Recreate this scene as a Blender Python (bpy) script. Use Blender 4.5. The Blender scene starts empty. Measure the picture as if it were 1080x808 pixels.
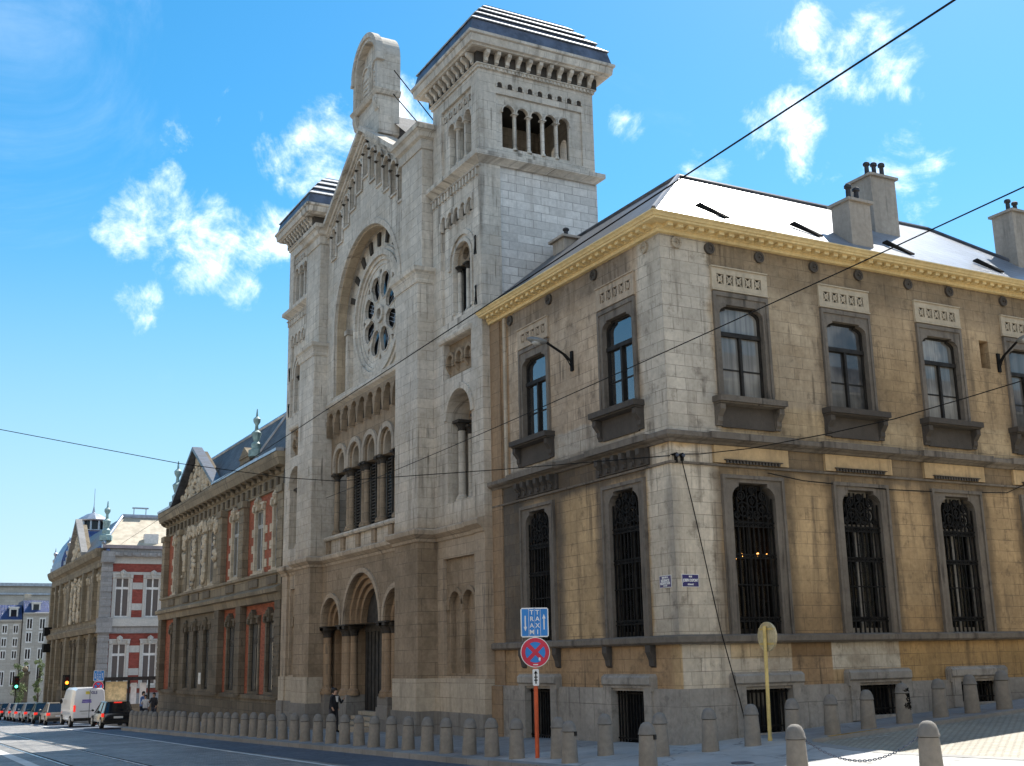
import bpy, bmesh, math, random
from mathutils import Vector, Matrix
from mathutils.geometry import tessellate_polygon
random.seed(7)
SC = bpy.context.scene
COL = SC.collection
PI = math.pi
R = math.radians

# ------------------------------------------------------------------ ground
def g(x, y):
    """pavement height: the streets slope down to the left and up to the right"""
    return .47 + .058*min(max(x, -3.3), 40) - .0235*max(min(y, 150), -90)

# ------------------------------------------------------------------ mesh builder
def FL(s, d, z): return (-d, s, z)                 # left street facade: s along +y, d out of the wall
def FR(s, d, z): return (s, -d, z)                 # right street facade: s along +x
def FM(s, d, z): return (-d, 34.4 - s, z)          # left facade mirrored about the synagogue's axis
def FW(x, y, z): return (x, y, z)

def arch(cs, hw, z0, zs, n=12):
    p = [(cs-hw, z0), (cs+hw, z0)]
    for i in range(n+1):
        a = PI*i/n
        p.append((cs+hw*math.cos(a), zs+hw*math.sin(a)))
    return p
def rect(s0, s1, z0, z1): return [(s0, z0), (s1, z0), (s1, z1), (s0, z1)]
def circ(cs, cz, r, n=28, ph=0):
    return [(cs+r*math.cos(2*PI*i/n+ph), cz+r*math.sin(2*PI*i/n+ph)) for i in range(n)]
def archivolt(cs, r0, r1, zs, leg=0, n=14):
    p = []
    if leg: p.append((cs+r1, zs-leg))
    for i in range(n+1):
        a = PI*i/n; p.append((cs+r1*math.cos(a), zs+r1*math.sin(a)))
    if leg: p += [(cs-r1, zs-leg), (cs-r0, zs-leg)]
    for i in range(n, -1, -1):
        a = PI*i/n; p.append((cs+r0*math.cos(a), zs+r0*math.sin(a)))
    if leg: p.append((cs+r0, zs-leg))
    return p
def shoulder(cs, hw, z0, z1, k=1.0):
    """window opening with a flat top and rounded, stepped shoulders"""
    p = [(cs-hw, z0), (cs+hw, z0)]
    q = [(hw, z1-.34*k), (hw-.02, z1-.24*k), (hw-.08, z1-.15*k), (hw-.17, z1-.09*k), (hw-.2, z1-.085*k), (hw-.2, z1)]
    p += [(cs+a, b) for a, b in q]
    p += [(cs-a, b) for a, b in reversed(q)]
    return p

class MB:
    def __init__(s, fr=FW): s.v = []; s.f = []; s.mi = []; s.fr = fr; s.cur = 0
    def add(s, vs, fs):
        b = len(s.v)
        s.v += [s.fr(*p) for p in vs]
        s.f += [tuple(i+b for i in f) for f in fs]
        s.mi += [s.cur]*len(fs)
        return s
    def box(s, a0, a1, b0, b1, c0, c1):
        vs = [(x, y, z) for x in (a0, a1) for y in (b0, b1) for z in (c0, c1)]
        return s.add(vs, [(0,1,3,2),(4,6,7,5),(0,4,5,1),(2,3,7,6),(0,2,6,4),(1,5,7,3)])
    def plate(s, outer, holes=(), d0=0, d1=.1):
        loops = [list(outer)] + [list(h) for h in holes]
        tri = tessellate_polygon([[Vector((a, b, 0)) for a, b in l] for l in loops])
        flat = [p for l in loops for p in l]; n = len(flat)
        vs = [(a, d0, b) for a, b in flat] + [(a, d1, b) for a, b in flat]
        fs = [tuple(t) for t in tri] + [tuple(i+n for i in reversed(t)) for t in tri]
        o = 0
        for l in loops:
            m = len(l)
            for i in range(m):
                j = (i+1) % m
                fs.append((o+i, o+j, n+o+j, n+o+i))
            o += m
        return s.add(vs, fs)
    def mould(s, prof, s0, s1):
        """profile of (d,z) run straight along s"""
        n = len(prof)
        vs = [(s0, d, z) for d, z in prof] + [(s1, d, z) for d, z in prof]
        fs = [tuple(range(n)), tuple(range(2*n-1, n-1, -1))]
        fs += [(i, (i+1) % n, n+(i+1) % n, n+i) for i in range(n)]
        return s.add(vs, fs)
    def sweep(s, path, prof, closed=False):
        """profile of (out,z) carried along a plan path of (x,y), outside on the right hand"""
        n = len(path); k = len(prof); vs = []
        for i, p in enumerate(path):
            p = Vector(p)
            a = Vector(path[(i-1) % n]); b = Vector(path[(i+1) % n])
            d1 = (p-a).normalized() if (i > 0 or closed) else None
            d2 = (b-p).normalized() if (i < n-1 or closed) else None
            if d1 is None: d1 = d2
            if d2 is None: d2 = d1
            n1 = Vector((d1.y, -d1.x)); n2 = Vector((d2.y, -d2.x))
            m = n1+n2; m = m/ (m.length_squared/2) if m.length > 1e-6 else n1
            for o, z in prof: vs.append((p.x+m.x*o, p.y+m.y*o, z))
        fs = []
        for i in range(n if closed else n-1):
            j = (i+1) % n
            for q in range(k):
                r = (q+1) % k
                fs.append((i*k+q, i*k+r, j*k+r, j*k+q))
        if not closed: fs += [tuple(range(k)), tuple(range((n-1)*k+k-1, (n-1)*k-1, -1))]
        return s.add(vs, fs)
    def lathe(s, a, b, prof, n=12):
        """prof: (r,z) from bottom to top about the vertical through (a,b)"""
        vs = []; k = len(prof)
        for r, z in prof:
            for i in range(n):
                t = 2*PI*i/n; vs.append((a+r*math.cos(t), b+r*math.sin(t), z))
        fs = [tuple(range(n-1, -1, -1)), tuple((k-1)*n+i for i in range(n))]
        for q in range(k-1):
            for i in range(n):
                j = (i+1) % n
                fs.append((q*n+i, q*n+j, (q+1)*n+j, (q+1)*n+i))
        return s.add(vs, fs)
    def disc(s, cs, cz, r, d0, d1, n=20, r1=None):
        r1 = r if r1 is None else r1
        a = circ(cs, cz, r, n); b = circ(cs, cz, r1, n)
        vs = [(p, d0, q) for p, q in a]+[(p, d1, q) for p, q in b]
        fs = [tuple(range(n)), tuple(range(2*n-1, n-1, -1))]+[(i, (i+1) % n, n+(i+1) % n, n+i) for i in range(n)]
        return s.add(vs, fs)
    def ring(s, cs, cz, r0, r1, d0, d1, n=40):
        return s.plate(circ(cs, cz, r1, n), [circ(cs, cz, r0, n)], d0, d1)
    def tube(s, pts, r, n=6, r1=None):
        pts = [Vector(p) for p in pts]; m = len(pts); vs = []; fs = []
        up = Vector((0, 0, 1))
        for i, p in enumerate(pts):
            t = (pts[min(i+1, m-1)]-pts[max(i-1, 0)]).normalized()
            u = t.cross(up)
            if u.length < 1e-3: u = t.cross(Vector((1, 0, 0)))
            u.normalize(); w = t.cross(u)
            rr = r if r1 is None else r+(r1-r)*i/(m-1)
            for k in range(n):
                a = 2*PI*k/n; q = p+u*math.cos(a)*rr+w*math.sin(a)*rr
                vs.append(tuple(q))
        for i in range(m-1):
            for k in range(n):
                l = (k+1) % n
                fs.append((i*n+k, i*n+l, (i+1)*n+l, (i+1)*n+k))
        fs += [tuple(range(n)), tuple((m-1)*n+k for k in range(n-1, -1, -1))]
        return s.add(vs, fs)
    def ball(s, c, rx, ry=None, rz=None, n=10, m=6):
        ry = ry or rx; rz = rz or rx; vs = [(c[0], c[1], c[2]-rz)]
        for j in range(1, m):
            t = -PI/2+PI*j/m
            for i in range(n):
                a = 2*PI*i/n
                vs.append((c[0]+rx*math.cos(t)*math.cos(a), c[1]+ry*math.cos(t)*math.sin(a), c[2]+rz*math.sin(t)))
        vs.append((c[0], c[1], c[2]+rz)); fs = []
        for i in range(n):
            fs.append((0, 1+(i+1) % n, 1+i))
            fs.append((len(vs)-1, 1+(m-2)*n+i, 1+(m-2)*n+(i+1) % n))
        for j in range(m-2):
            for i in range(n):
                k = (i+1) % n
                fs.append((1+j*n+i, 1+j*n+k, 1+(j+1)*n+k, 1+(j+1)*n+i))
        return s.add(vs, fs)
    def poly(s, *pts):
        return s.add(list(pts), [tuple(range(len(pts)))])
    def solid(s, vs, fs): return s.add(vs, fs)
    def pieces(s):
        """separate pieces, taking pieces whose boxes touch as one"""
        n = len(s.v); par = list(range(n))
        def find(a):
            while par[a] != a: par[a] = par[par[a]]; a = par[a]
            return a
        for f in s.f:
            r = find(f[0])
            for i in f[1:]: par[find(i)] = r
        comps = {}
        for k, f in enumerate(s.f): comps.setdefault(find(f[0]), []).append(k)
        groups = []
        for fs in comps.values():
            ids = {i for k in fs for i in s.f[k]}
            lo = [min(s.v[i][a] for i in ids)-.012 for a in range(3)]; hi = [max(s.v[i][a] for i in ids)+.012 for a in range(3)]
            groups.append([lo, hi, list(fs)])
        done = False
        while not done and len(groups) > 1:
            done = True
            for i in range(len(groups)):
                for j in range(len(groups)-1, i, -1):
                    a, b = groups[i], groups[j]
                    if all(a[0][q] <= b[1][q] and b[0][q] <= a[1][q] for q in range(3)):
                        a[0] = [min(u, w) for u, w in zip(a[0], b[0])]; a[1] = [max(u, w) for u, w in zip(a[1], b[1])]; a[2] += b[2]; groups.pop(j); done = False
        return [sorted(x[2]) for x in groups]
    def build(s, name, mat, parent=None, smooth=False, loc=None, label=None):
        if parent is not None and name not in WHOLE and 1 < len(s.f) < 12000:
            ps = s.pieces()
            if 1 < len(ps) <= 60:
                first = None
                for fs in ps:
                    m = MB(); used = sorted({i for k in fs for i in s.f[k]}); mp = {i: q for q, i in enumerate(used)}
                    m.v = [s.v[i] for i in used]; m.f = [tuple(mp[i] for i in s.f[k]) for k in fs]; m.mi = [s.mi[k] for k in fs]
                    o = m.build1(name, mat, parent, smooth, loc, label); first = first or o
                return first
        return s.build1(name, mat, parent, smooth, loc, label)
    def build1(s, name, mat, parent=None, smooth=False, loc=None, label=None):
        me = bpy.data.meshes.new(name)
        off = Vector((0, 0, 0))
        if parent is not None: off = ORG.get(parent.name, off)
        if loc is not None: off = Vector(loc)
        me.from_pydata([tuple(Vector(p)-off) for p in s.v], [], s.f)
        bm = bmesh.new(); bm.from_mesh(me)
        bmesh.ops.recalc_face_normals(bm, faces=bm.faces[:])
        bm.to_mesh(me); bm.free()
        mats = mat if isinstance(mat, (list, tuple)) else [mat]
        for m in mats: me.materials.append(m)
        if len(mats) > 1:
            for p, i in zip(me.polygons, s.mi): p.material_index = i
        if smooth:
            for p in me.polygons: p.use_smooth = True
            try: me.set_sharp_from_angle(angle=R(40))
            except Exception: pass
        o = bpy.data.objects.new(name, me); COL.objects.link(o)
        if parent is not None: o.parent = parent; ORG[o.name] = off
        elif loc is not None: o.location = loc; ORG[o.name] = off
        if label: o['label'] = label
        return o
ORG = {}
WHOLE = {'crown', 'trunk', 'graffiti', 'eyes', 'hair', 'curtain', 'leaded_bars', 'tablet_relief', 'blue_quarter', 'arrow', 'lane_panel', 'sticker', 'black_arrow', 'room', 'gallery_louvres', 'lettering'}
def thing(name, label, cat, loc=(0, 0, 0), rz=0, group=None):
    o = bpy.data.objects.new(name, None); COL.objects.link(o)
    o.empty_display_size = .3
    o.location = loc; o.rotation_euler = (0, 0, rz)
    o['label'] = label; o['category'] = cat
    if group: o['group'] = group
    ORG[o.name] = Vector(loc) if rz == 0 else Vector((0, 0, 0))
    return o
def local(o): ORG[o.name] = Vector((0, 0, 0)); return o
def tag(o, label, cat, group=None):
    o['label'] = label; o['category'] = cat
    if group: o['group'] = group
    return o
def struct(name, mb, mat):
    o = mb.build(name, mat); o['kind'] = 'structure'; return o
def dup(root, loc, rz=0, label=None, group=None):
    def rec(o, par):
        c = o.copy(); COL.objects.link(c); c.parent = par
        for ch in KIDS(o): rec(ch, c)
        return c
    r = rec(root, None); r.location = loc; r.rotation_euler = (0, 0, rz)
    if label: r['label'] = label
    if group: r['group'] = group
    return r
def KIDS(o): return [c for c in bpy.data.objects if c.parent == o]

# ------------------------------------------------------------------ materials
class NT:
    def __init__(s, name):
        s.m = bpy.data.materials.new(name); s.m.use_nodes = True
        s.t = s.m.node_tree; s.n = s.t.nodes; s.b = s.n['Principled BSDF']
    def node(s, typ, **kw):
        x = s.n.new(typ)
        for k, v in kw.items(): setattr(x, k, v)
        return x
    def put(s, sock, val):
        if hasattr(val, 'is_output'): s.t.links.new(val, sock)
        elif val is not None: sock.default_value = val[:3] if sock.type == 'VECTOR' and hasattr(val, '__len__') else val
    def math(s, op, a, b=None, c=None, clamp=False):
        x = s.node('ShaderNodeMath', operation=op, use_clamp=clamp)
        s.put(x.inputs[0], a); s.put(x.inputs[1], b); s.put(x.inputs[2], c)
        return x.outputs[0]
    def mix(s, f, a, b, mode='MIX'):
        x = s.node('ShaderNodeMix', data_type='RGBA', blend_type=mode)
        s.put(x.inputs[0], f)
        for i, v in ((6, a), (7, b)):
            s.put(x.inputs[i], (tuple(v)+(1,)) if isinstance(v, (tuple, list)) and len(v) == 3 else v)
        return x.outputs[2]
    def obj(s): return s.node('ShaderNodeTexCoord').outputs['Object']
    def sep(s, v):
        x = s.node('ShaderNodeSeparateXYZ'); s.put(x.inputs[0], v); return x.outputs
    def comb(s, a, b, c=0.):
        x = s.node('ShaderNodeCombineXYZ')
        for i, v in enumerate((a, b, c)): s.put(x.inputs[i], v)
        return x.outputs[0]
    def noise(s, vec, scale, detail=5, rough=.55, dist=0):
        x = s.node('ShaderNodeTexNoise'); s.put(x.inputs['Vector'], vec)
        x.inputs['Scale'].default_value = scale; x.inputs['Detail'].default_value = detail
        x.inputs['Roughness'].default_value = rough; x.inputs['Distortion'].default_value = dist
        return x.outputs[0]
    def ramp(s, v, lo, hi, a=0., b=1., smooth=True):
        x = s.node('ShaderNodeMapRange', interpolation_type='SMOOTHSTEP' if smooth else 'LINEAR')
        for i, k in enumerate((v, lo, hi, a, b)): s.put(x.inputs[i], k)
        return x.outputs[0]
    def bump(s, h, strength=.3, dist=.02):
        x = s.node('ShaderNodeBump'); x.inputs['Strength'].default_value = strength
        x.inputs['Distance'].default_value = dist; s.put(x.inputs['Height'], h)
        s.t.links.new(x.outputs[0], s.b.inputs['Normal'])
    def done(s, col, rough=.85, metal=0., spec=None):
        s.put(s.b.inputs['Base Color'], (tuple(col)+(1,)) if isinstance(col, (tuple, list)) and len(col) == 3 else col)
        s.put(s.b.inputs['Roughness'], rough); s.put(s.b.inputs['Metallic'], metal)
        if spec is not None: s.b.inputs['Specular IOR Level'].default_value = spec
        return s.m

def stone(name, base, joint=(.8, .34), jm=.010, jdark=.5, tone=.16, vary=.3, streak=.3, streakcol=(.06, .052, .044),
          zones=(), rough=.88, patch=None, patchamt=.0, bump=.35, blotch=None, protect=None):
    """coursed ashlar: block joints, block-to-block tone, weather streaks and zones of cleaned or sooty stone"""
    t = NT(name); o = t.obj(); x, y, z = t.sep(o)
    u = t.math('ADD', x, y); q = t.math('SUBTRACT', x, y)
    uv = t.comb(u, z)
    wob = t.noise(o, 1.3, 4)
    wob2 = t.math('MULTIPLY', t.math('SUBTRACT', wob, .5), .5)
    col = tuple(base)+(1,)
    if zones:
        zq = t.math('ADD', q, wob2); zz = t.math('ADD', z, t.math('MULTIPLY', wob2, .6))
        for (q0, q1, z0, z1, so, c, amt) in zones:
            sharp = so < .04
            a_, b_ = (q, z) if sharp else (zq, zz)
            m = t.math('MULTIPLY', t.ramp(a_, q0-so, q0+so), t.ramp(a_, q1-so, q1+so, 1., 0.))
            m = t.math('MULTIPLY', m, t.math('MULTIPLY', t.ramp(b_, z0-so, z0+so), t.ramp(b_, z1-so, z1+so, 1., 0.)))
            if amt < 1:
                m = t.math('MULTIPLY', m, amt)
            col = t.mix(m, col, c)
    if joint:
        br = t.node('ShaderNodeTexBrick'); t.put(br.inputs['Vector'], uv)
        br.inputs['Color1'].default_value = (1-tone,)*3+(1,); br.inputs['Color2'].default_value = (1+tone,)*3+(1,)
        br.inputs['Mortar'].default_value = (1, 1, 1, 1)
        br.inputs['Scale'].default_value = 1; br.inputs['Mortar Size'].default_value = jm
        br.inputs['Mortar Smooth'].default_value = .2
        br.inputs['Brick Width'].default_value = joint[0]; br.inputs['Row Height'].default_value = joint[1]
    if patch is not None:
        pn = t.noise(t.comb(t.math('MULTIPLY', u, .7), t.math('MULTIPLY', z, .7)), 1., 8, .7)
        if joint:                                   # each block takes the dirt differently
            rb = t.math('DIVIDE', t.math('SUBTRACT', t.sep(br.outputs[0])[0], 1.), 2*tone)
            pn = t.math('ADD', pn, t.math('MULTIPLY', rb, .17))
        pm = t.ramp(pn, .44, .66)
        pf = t.math('MULTIPLY', pm, patchamt)
        if protect: pf = t.math('MULTIPLY', pf, t.math('SUBTRACT', 1., t.math('MULTIPLY', t.ramp(q, protect[0]-.1, protect[0]+.1), t.ramp(q, protect[1]-.1, protect[1]+.4, 1., 0.))))
        col = t.mix(pf, col, patch)
    if joint:
        col = t.mix(1., col, br.outputs[0], 'MULTIPLY')
    n1 = t.noise(o, .55, 6, .6)
    n2 = t.noise(o, 9., 5, .65)
    f = t.math('MULTIPLY', t.ramp(n1, .25, .75, 1-vary, 1+vary, False), t.ramp(n2, .2, .8, .8, 1.2, False))
    vm = t.node('ShaderNodeVectorMath', operation='SCALE'); t.put(vm.inputs[0], col); t.put(vm.inputs['Scale'], f)
    col = vm.outputs[0]
    if joint:
        # joints open and blacken in places only
        jf = t.math('MULTIPLY', br.outputs[1], t.ramp(t.noise(o, 1.1, 3), .35, .65, .35*jdark, 1.1*jdark))
        col = t.mix(jf, col, (.05, .043, .036))
    if streak > 0:
        sn = t.noise(t.comb(t.math('MULTIPLY', u, 3.2), t.math('MULTIPLY', z, .22)), 1., 6, .62)
        sm = t.math('MULTIPLY', t.ramp(sn, .47, .70), t.ramp(n1, .36, .64))
        col = t.mix(t.math('MULTIPLY', sm, streak), col, streakcol)
        s2 = t.noise(t.comb(t.math('MULTIPLY', u, 8.5), t.math('MULTIPLY', z, .4)), 1., 5, .6)
        col = t.mix(t.math('MULTIPLY', t.math('MULTIPLY', t.ramp(s2, .54, .70), t.ramp(t.noise(o, .9, 4), .45, .62)), min(1., streak*1.05)), col, streakcol)
        if blotch:
            bn = t.noise(o, 2.6, 8, .7)
            col = t.mix(t.math('MULTIPLY', t.ramp(bn, .52, .68), blotch), col, streakcol)
    h = t.noise(o, 22., 6, .7)
    if joint: h = t.math('SUBTRACT', h, t.math('MULTIPLY', br.outputs[1], 1.2))
    t.bump(h, bump, .012)
    return t.done(col, rough, spec=.25)

def plain(name, c, rough=.6, vary=.2, scale=3., metal=0., c2=None, spec=None, bump=0, bs=30, bd=.01):
    t = NT(name); o = t.obj(); n = t.noise(o, scale, 6, .6)
    c2 = c2 or tuple(k*(1-vary*1.6) for k in c)
    col = t.mix(t.ramp(n, .32, .7), tuple(min(k*(1+vary), 1) for k in c), c2)
    if bump: t.bump(t.noise(o, bs, 5, .65), bump, bd)
    return t.done(col, t.ramp(n, .3, .7, rough*.9, min(1, rough*1.12)), metal, spec)

def glass_mat(name, tint=(.02, .022, .025), clear=.35, rough=.03, ior=1.7):
    """window pane: mirror-like at an angle, lets some of the dark room through"""
    t = NT(name); o = t.obj()
    gl = t.node('ShaderNodeBsdfGlossy'); gl.inputs['Color'].default_value = (1, 1, 1, 1); gl.inputs['Roughness'].default_value = rough
    w = t.noise(o, 1.4, 2); bp = t.node('ShaderNodeBump'); bp.inputs['Strength'].default_value = .06; bp.inputs['Distance'].default_value = .05
    t.put(bp.inputs['Height'], w); t.t.links.new(bp.outputs[0], gl.inputs['Normal'])
    tr = t.node('ShaderNodeBsdfTransparent'); tr.inputs['Color'].default_value = (.93, .95, .95, 1)
    df = t.node('ShaderNodeBsdfDiffuse'); df.inputs['Color'].default_value = tint+(1,)
    m0 = t.node('ShaderNodeMixShader'); m0.inputs[0].default_value = clear
    t.t.links.new(df.outputs[0], m0.inputs[1]); t.t.links.new(tr.outputs[0], m0.inputs[2])
    fr = t.node('ShaderNodeFresnel'); fr.inputs['IOR'].default_value = ior
    m1 = t.node('ShaderNodeMixShader'); t.t.links.new(fr.outputs[0], m1.inputs[0])
    t.t.links.new(m0.outputs[0], m1.inputs[1]); t.t.links.new(gl.outputs[0], m1.inputs[2])
    out = [k for k in t.n if k.type == 'OUTPUT_MATERIAL'][0]
    t.t.links.new(m1.outputs[0], out.inputs['Surface'])
    return t.m

def slate_mat(name, c, w=.3, h=.2, rough=.45, var=.25):
    t = NT(name); o = t.obj(); x, y, z = t.sep(o)
    uv = t.comb(t.math('ADD', x, y), t.math('MULTIPLY', z, 1.4))
    br = t.node('ShaderNodeTexBrick'); t.put(br.inputs['Vector'], uv)
    br.inputs['Color1'].default_value = tuple(k*(1-var) for k in c)+(1,); br.inputs['Color2'].default_value = tuple(k*(1+var) for k in c)+(1,)
    br.inputs['Mortar'].default_value = tuple(k*.45 for k in c)+(1,)
    br.inputs['Scale'].default_value = 1; br.inputs['Brick Width'].default_value = w; br.inputs['Row Height'].default_value = h; br.inputs['Mortar Size'].default_value = .008
    n = t.noise(o, .8, 5)
    vm = t.node('ShaderNodeVectorMath', operation='SCALE'); t.put(vm.inputs[0], br.outputs[0]); t.put(vm.inputs['Scale'], t.ramp(n, .3, .7, .8, 1.2))
    t.bump(t.math('MULTIPLY', br.outputs[1], -1.), .4, .01)
    return t.done(vm.outputs[0], rough, spec=.5)

M = {}
PALE = (.54, .475, .38); BEIGE = (.44, .355, .245); GOLD = (.455, .32, .175); ORANGE = (.375, .25, .14)
BROWN = (.23, .145, .075); SOOT = (.05, .044, .038); UPL = (.47, .37, .27)
corner_zones = [(c_+a_, c_+b_, 2.45, 6.2, .14, (.135, .1, .065), .72) for c_ in (2.16, 5.34, 8.5, 11.66) for a_, b_ in ((.8, 1.12), (-1.1, -.8))]+[(c_+a_, c_+b_, 7.5, 10.4, .16, (.2, .15, .1), .45) for c_ in (5.34, 8.5, 11.66) for a_, b_ in ((.7, 1.05), (-1.0, -.7))]
corner_late = corner_zones
corner_zones = [
    (-30, -.2, 6.9, 12, .25, UPL, 1), (.2, 40, 6.9, 12, .25, (.44, .325, .20), 1),
    (2.8, 5.4, 7.4, 10.8, .5, (.43, .345, .24), 1), (5.4, 40, 7.6, 9.4, .8, (.38, .27, .15), .8),
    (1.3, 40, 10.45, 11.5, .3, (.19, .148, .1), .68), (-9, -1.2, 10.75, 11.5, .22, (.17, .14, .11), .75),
    (.8, 40, 6.9, 7.66, .05, (.46, .355, .22), .9), (-9, -.8, 6.9, 7.62, .04, (.46, .42, .36), .9),
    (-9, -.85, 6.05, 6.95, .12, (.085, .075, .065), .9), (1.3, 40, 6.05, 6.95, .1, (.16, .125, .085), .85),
    (-9, -6.5, 2.3, 6.9, .25, (.085, .078, .07), .92), (-4.95, -4.5, 2.5, 6.2, .2, (.1, .09, .08), .8), (-3.0, -2.5, 2.5, 6.2, .16, (.11, .095, .08), .75),
    (-8.3, -7.15, 6.9, 11.5, .03, (.28, .17, .085), .85),
    (-.88, 1.26, 2.5, 6.62, .08, PALE, 1), (-.2, .1, 2.6, 5.9, .12, (.27, .25, .22), .6), (-.95, 1.36, 6.85, 11.5, .14, (.50, .45, .375), 1),
    (3.05, 4.4, 2.5, 3.5, .3, (.29, .19, .10), .7), (6.3, 7.6, 2.5, 3.3, .3, (.32, .2, .09), .6),
    (-8, -.3, 1.4, 2.5, .12, ORANGE, 1), (.05, 2.95, 1.5, 2.5, .02, PALE, 1), (1.3, 2.95, 2.13, 2.5, .02, (.47, .35, .2), .8),
    (2.95, 4.1, 1.5, 2.13, .03, ORANGE, 1), (2.95, 4.1, 2.13, 2.5, .02, BROWN, 1),
    (4.1, 6.15, 1.86, 2.5, .02, (.52, .47, .38), 1), (6.15, 40, 1.5, 2.5, .03, (.40, .26, .115), 1)]
M['corner'] = stone('corner_ashlar', GOLD, (.52, .27), .007, .6, .1, .34, .8, zones=corner_zones+corner_late, blotch=.5, bump=.3, streakcol=(.075, .056, .04), patch=(.165, .112, .062), patchamt=.42, protect=(-.9, 1.3))
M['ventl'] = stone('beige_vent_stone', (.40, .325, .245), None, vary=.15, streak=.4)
M['pale'] = stone('pale_limestone', (.43, .365, .28), (.9, .4), .009, .5, .1, .22, .5, streakcol=(.09, .078, .064))
M['panel_gold'] = stone('golden_panel_stone', (.47, .34, .19), None, vary=.22, streak=.4)
M['vent'] = stone('pale_vent_stone', (.45, .385, .29), None, vary=.12, streak=.2)
M['sootstone'] = stone('soot_black_stone', (.075, .066, .058), None, vary=.35, streak=.5)
M['blue'] = stone('grey_bluestone', (.175, .152, .127), (1.3, 9), .006, .5, .08, .3, .8, streakcol=(.03, .026, .023), blotch=.35)
M['bluel'] = stone('light_grey_bluestone', (.33, .305, .27), (1.25, 1.2), .008, .6, .12, .3, .45, streakcol=(.07, .064, .058), blotch=.4, patch=(.185, .172, .155), patchamt=.6)
M['yellow'] = stone('ochre_cornice_paint', (.74, .58, .30), None, vary=.14, streak=.45, streakcol=(.36, .24, .10), rough=.65, bump=.15)
M['syn'] = stone('synagogue_limestone', (.56, .515, .45), (.62, .3), .008, .5, .12, .2, .8, streakcol=(.10, .085, .068),
                 zones=[(-60, 60, -2, 6.2, .4, (.36, .275, .19), .9), (-60, 60, 6, 9.5, 1.2, (.46, .40, .32), .6)], patch=(.30, .245, .18), patchamt=.38, blotch=.2)
M['syn_dark'] = stone('synagogue_brown_limestone', (.29, .22, .15), (.85, .36), .009, .6, .12, .22, .5, streakcol=(.07, .058, .045), patch=(.13, .095, .06), patchamt=.6)
M['syn_grey'] = stone('synagogue_grey_plinth', (.215, .2, .18), (1.3, .45), .01, .6, .12, .25, .5)
M['syn_soot_shade'] = stone('soot_and_shade_limestone', (.05, .043, .036), None, vary=.35, streak=.4)  # soot on the capitals; also the painted shade in small recesses
M['side'] = stone('tower_side_blocks', (.60, .58, .55), (.55, .26), .010, .6, .13, .14, .5, streakcol=(.30, .27, .235))
M['syn_warm'] = stone('rust_stained_limestone', (.28, .195, .122), (.85, .36), .009, .5, .1, .25, .4, streakcol=(.09, .06, .04))
M['iron'] = plain('black_ironwork', (.010, .0095, .009), .75, .3, 8, spec=.15)
M['frame'] = plain('dark_window_paint', (.022, .02, .018), .6, .25, 5, spec=.2)
M['whitepaint'] = plain('white_window_paint', (.62, .61, .58), .5, .1, 5)
M['greypaint'] = plain('grey_window_paint', (.30, .29, .27), .5, .15, 5)
M['glass'] = glass_mat('window_glass', clear=.5, ior=1.22, tint=(.008, .008, .008))
M['streetglass'] = glass_mat('old_window_glass', (.05, .05, .048), .9, .02, 1.6)
M['upglass'] = glass_mat('double_window_glass', (.03, .032, .035), .4, .02, 2.6)
M['greyglass'] = glass_mat('dusty_window_glass', (.10, .10, .095), .0, .06, 1.45)
M['darkglass'] = glass_mat('dark_window_glass', (.012, .014, .018), .0, .05, 1.4)
def net_pane(name, c, fold, dark):
    """window pane with a net curtain hanging against it"""
    t = NT(name); o = t.obj(); x, y, z = t.sep(o); u = t.math('ADD', x, y)
    f = t.noise(t.comb(t.math('MULTIPLY', u, fold), t.math('MULTIPLY', z, .25)), 1., 4, .6)
    b = t.noise(t.comb(t.math('MULTIPLY', u, 1.3), t.math('MULTIPLY', z, .7)), 1., 3, .5)
    col = t.mix(t.ramp(f, .3, .7), tuple(k*.55 for k in c), c)
    col = t.mix(t.math('MULTIPLY', t.ramp(b, .42, .6), dark), col, (.012, .013, .016))
    t.b.inputs['Coat Weight'].default_value = 1; t.b.inputs['Coat Roughness'].default_value = .02; t.b.inputs['Coat IOR'].default_value = 1.55
    return t.done(col, .9, spec=.1)
M['net1'] = net_pane('pane_with_pale_drapes', (.30, .29, .265), 9, .35); M['net2'] = net_pane('pane_with_dim_room', (.15, .145, .135), 7, .8)
M['net3'] = net_pane('pane_with_net_curtain', (.34, .33, .30), 16, .55)
M['curtain'] = plain('white_curtain', (.62, .61, .57), .9, .12, 4)
M['room'] = plain('dark_room', (.03, .028, .025), .9, .2, 1)
M['slate'] = slate_mat('dark_slate', (.055, .06, .072), .28, .17)
M['slatedull'] = slate_mat('dull_slate', (.05, .054, .062), .28, .17, .85)
M['slate_sunlit'] = slate_mat('sun_glare_slate', (.17, .19, .225), .34, .2, .30, .12)  # same slate made paler, so this slope's sun glare is in the colour
M['lead'] = plain('lead_sheet', (.09, .097, .115), .42, .25, 3, .35)
M['zinc'] = plain('zinc_sheet', (.33, .36, .41), .34, .14, 2.5, .55)
M['zincdark'] = plain('dark_zinc_sheet', (.10, .115, .155), .5, .25, 2.5, .3)
M['chim'] = stone('rendered_chimney', (.35, .31, .265), None, vary=.22, streak=.55, streakcol=(.13, .115, .10))
M['pot'] = plain('black_chimney_pot', (.022, .02, .022), .6, .3, 8)
M['brick'] = stone('red_brick', (.29, .092, .052), (.22, .07), .006, .3, .22, .22, .3, streakcol=(.10, .04, .025))
M['brickfar'] = stone('cleaned_red_brick', (.235, .06, .046), (.22, .07), .006, .2, .2, .15, .12, streakcol=(.2, .05, .03))
M['bstone'] = stone('sooty_stone', (.215, .175, .12), (.8, .34), .012, .7, .18, .3, .6, streakcol=(.045, .038, .03))
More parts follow.
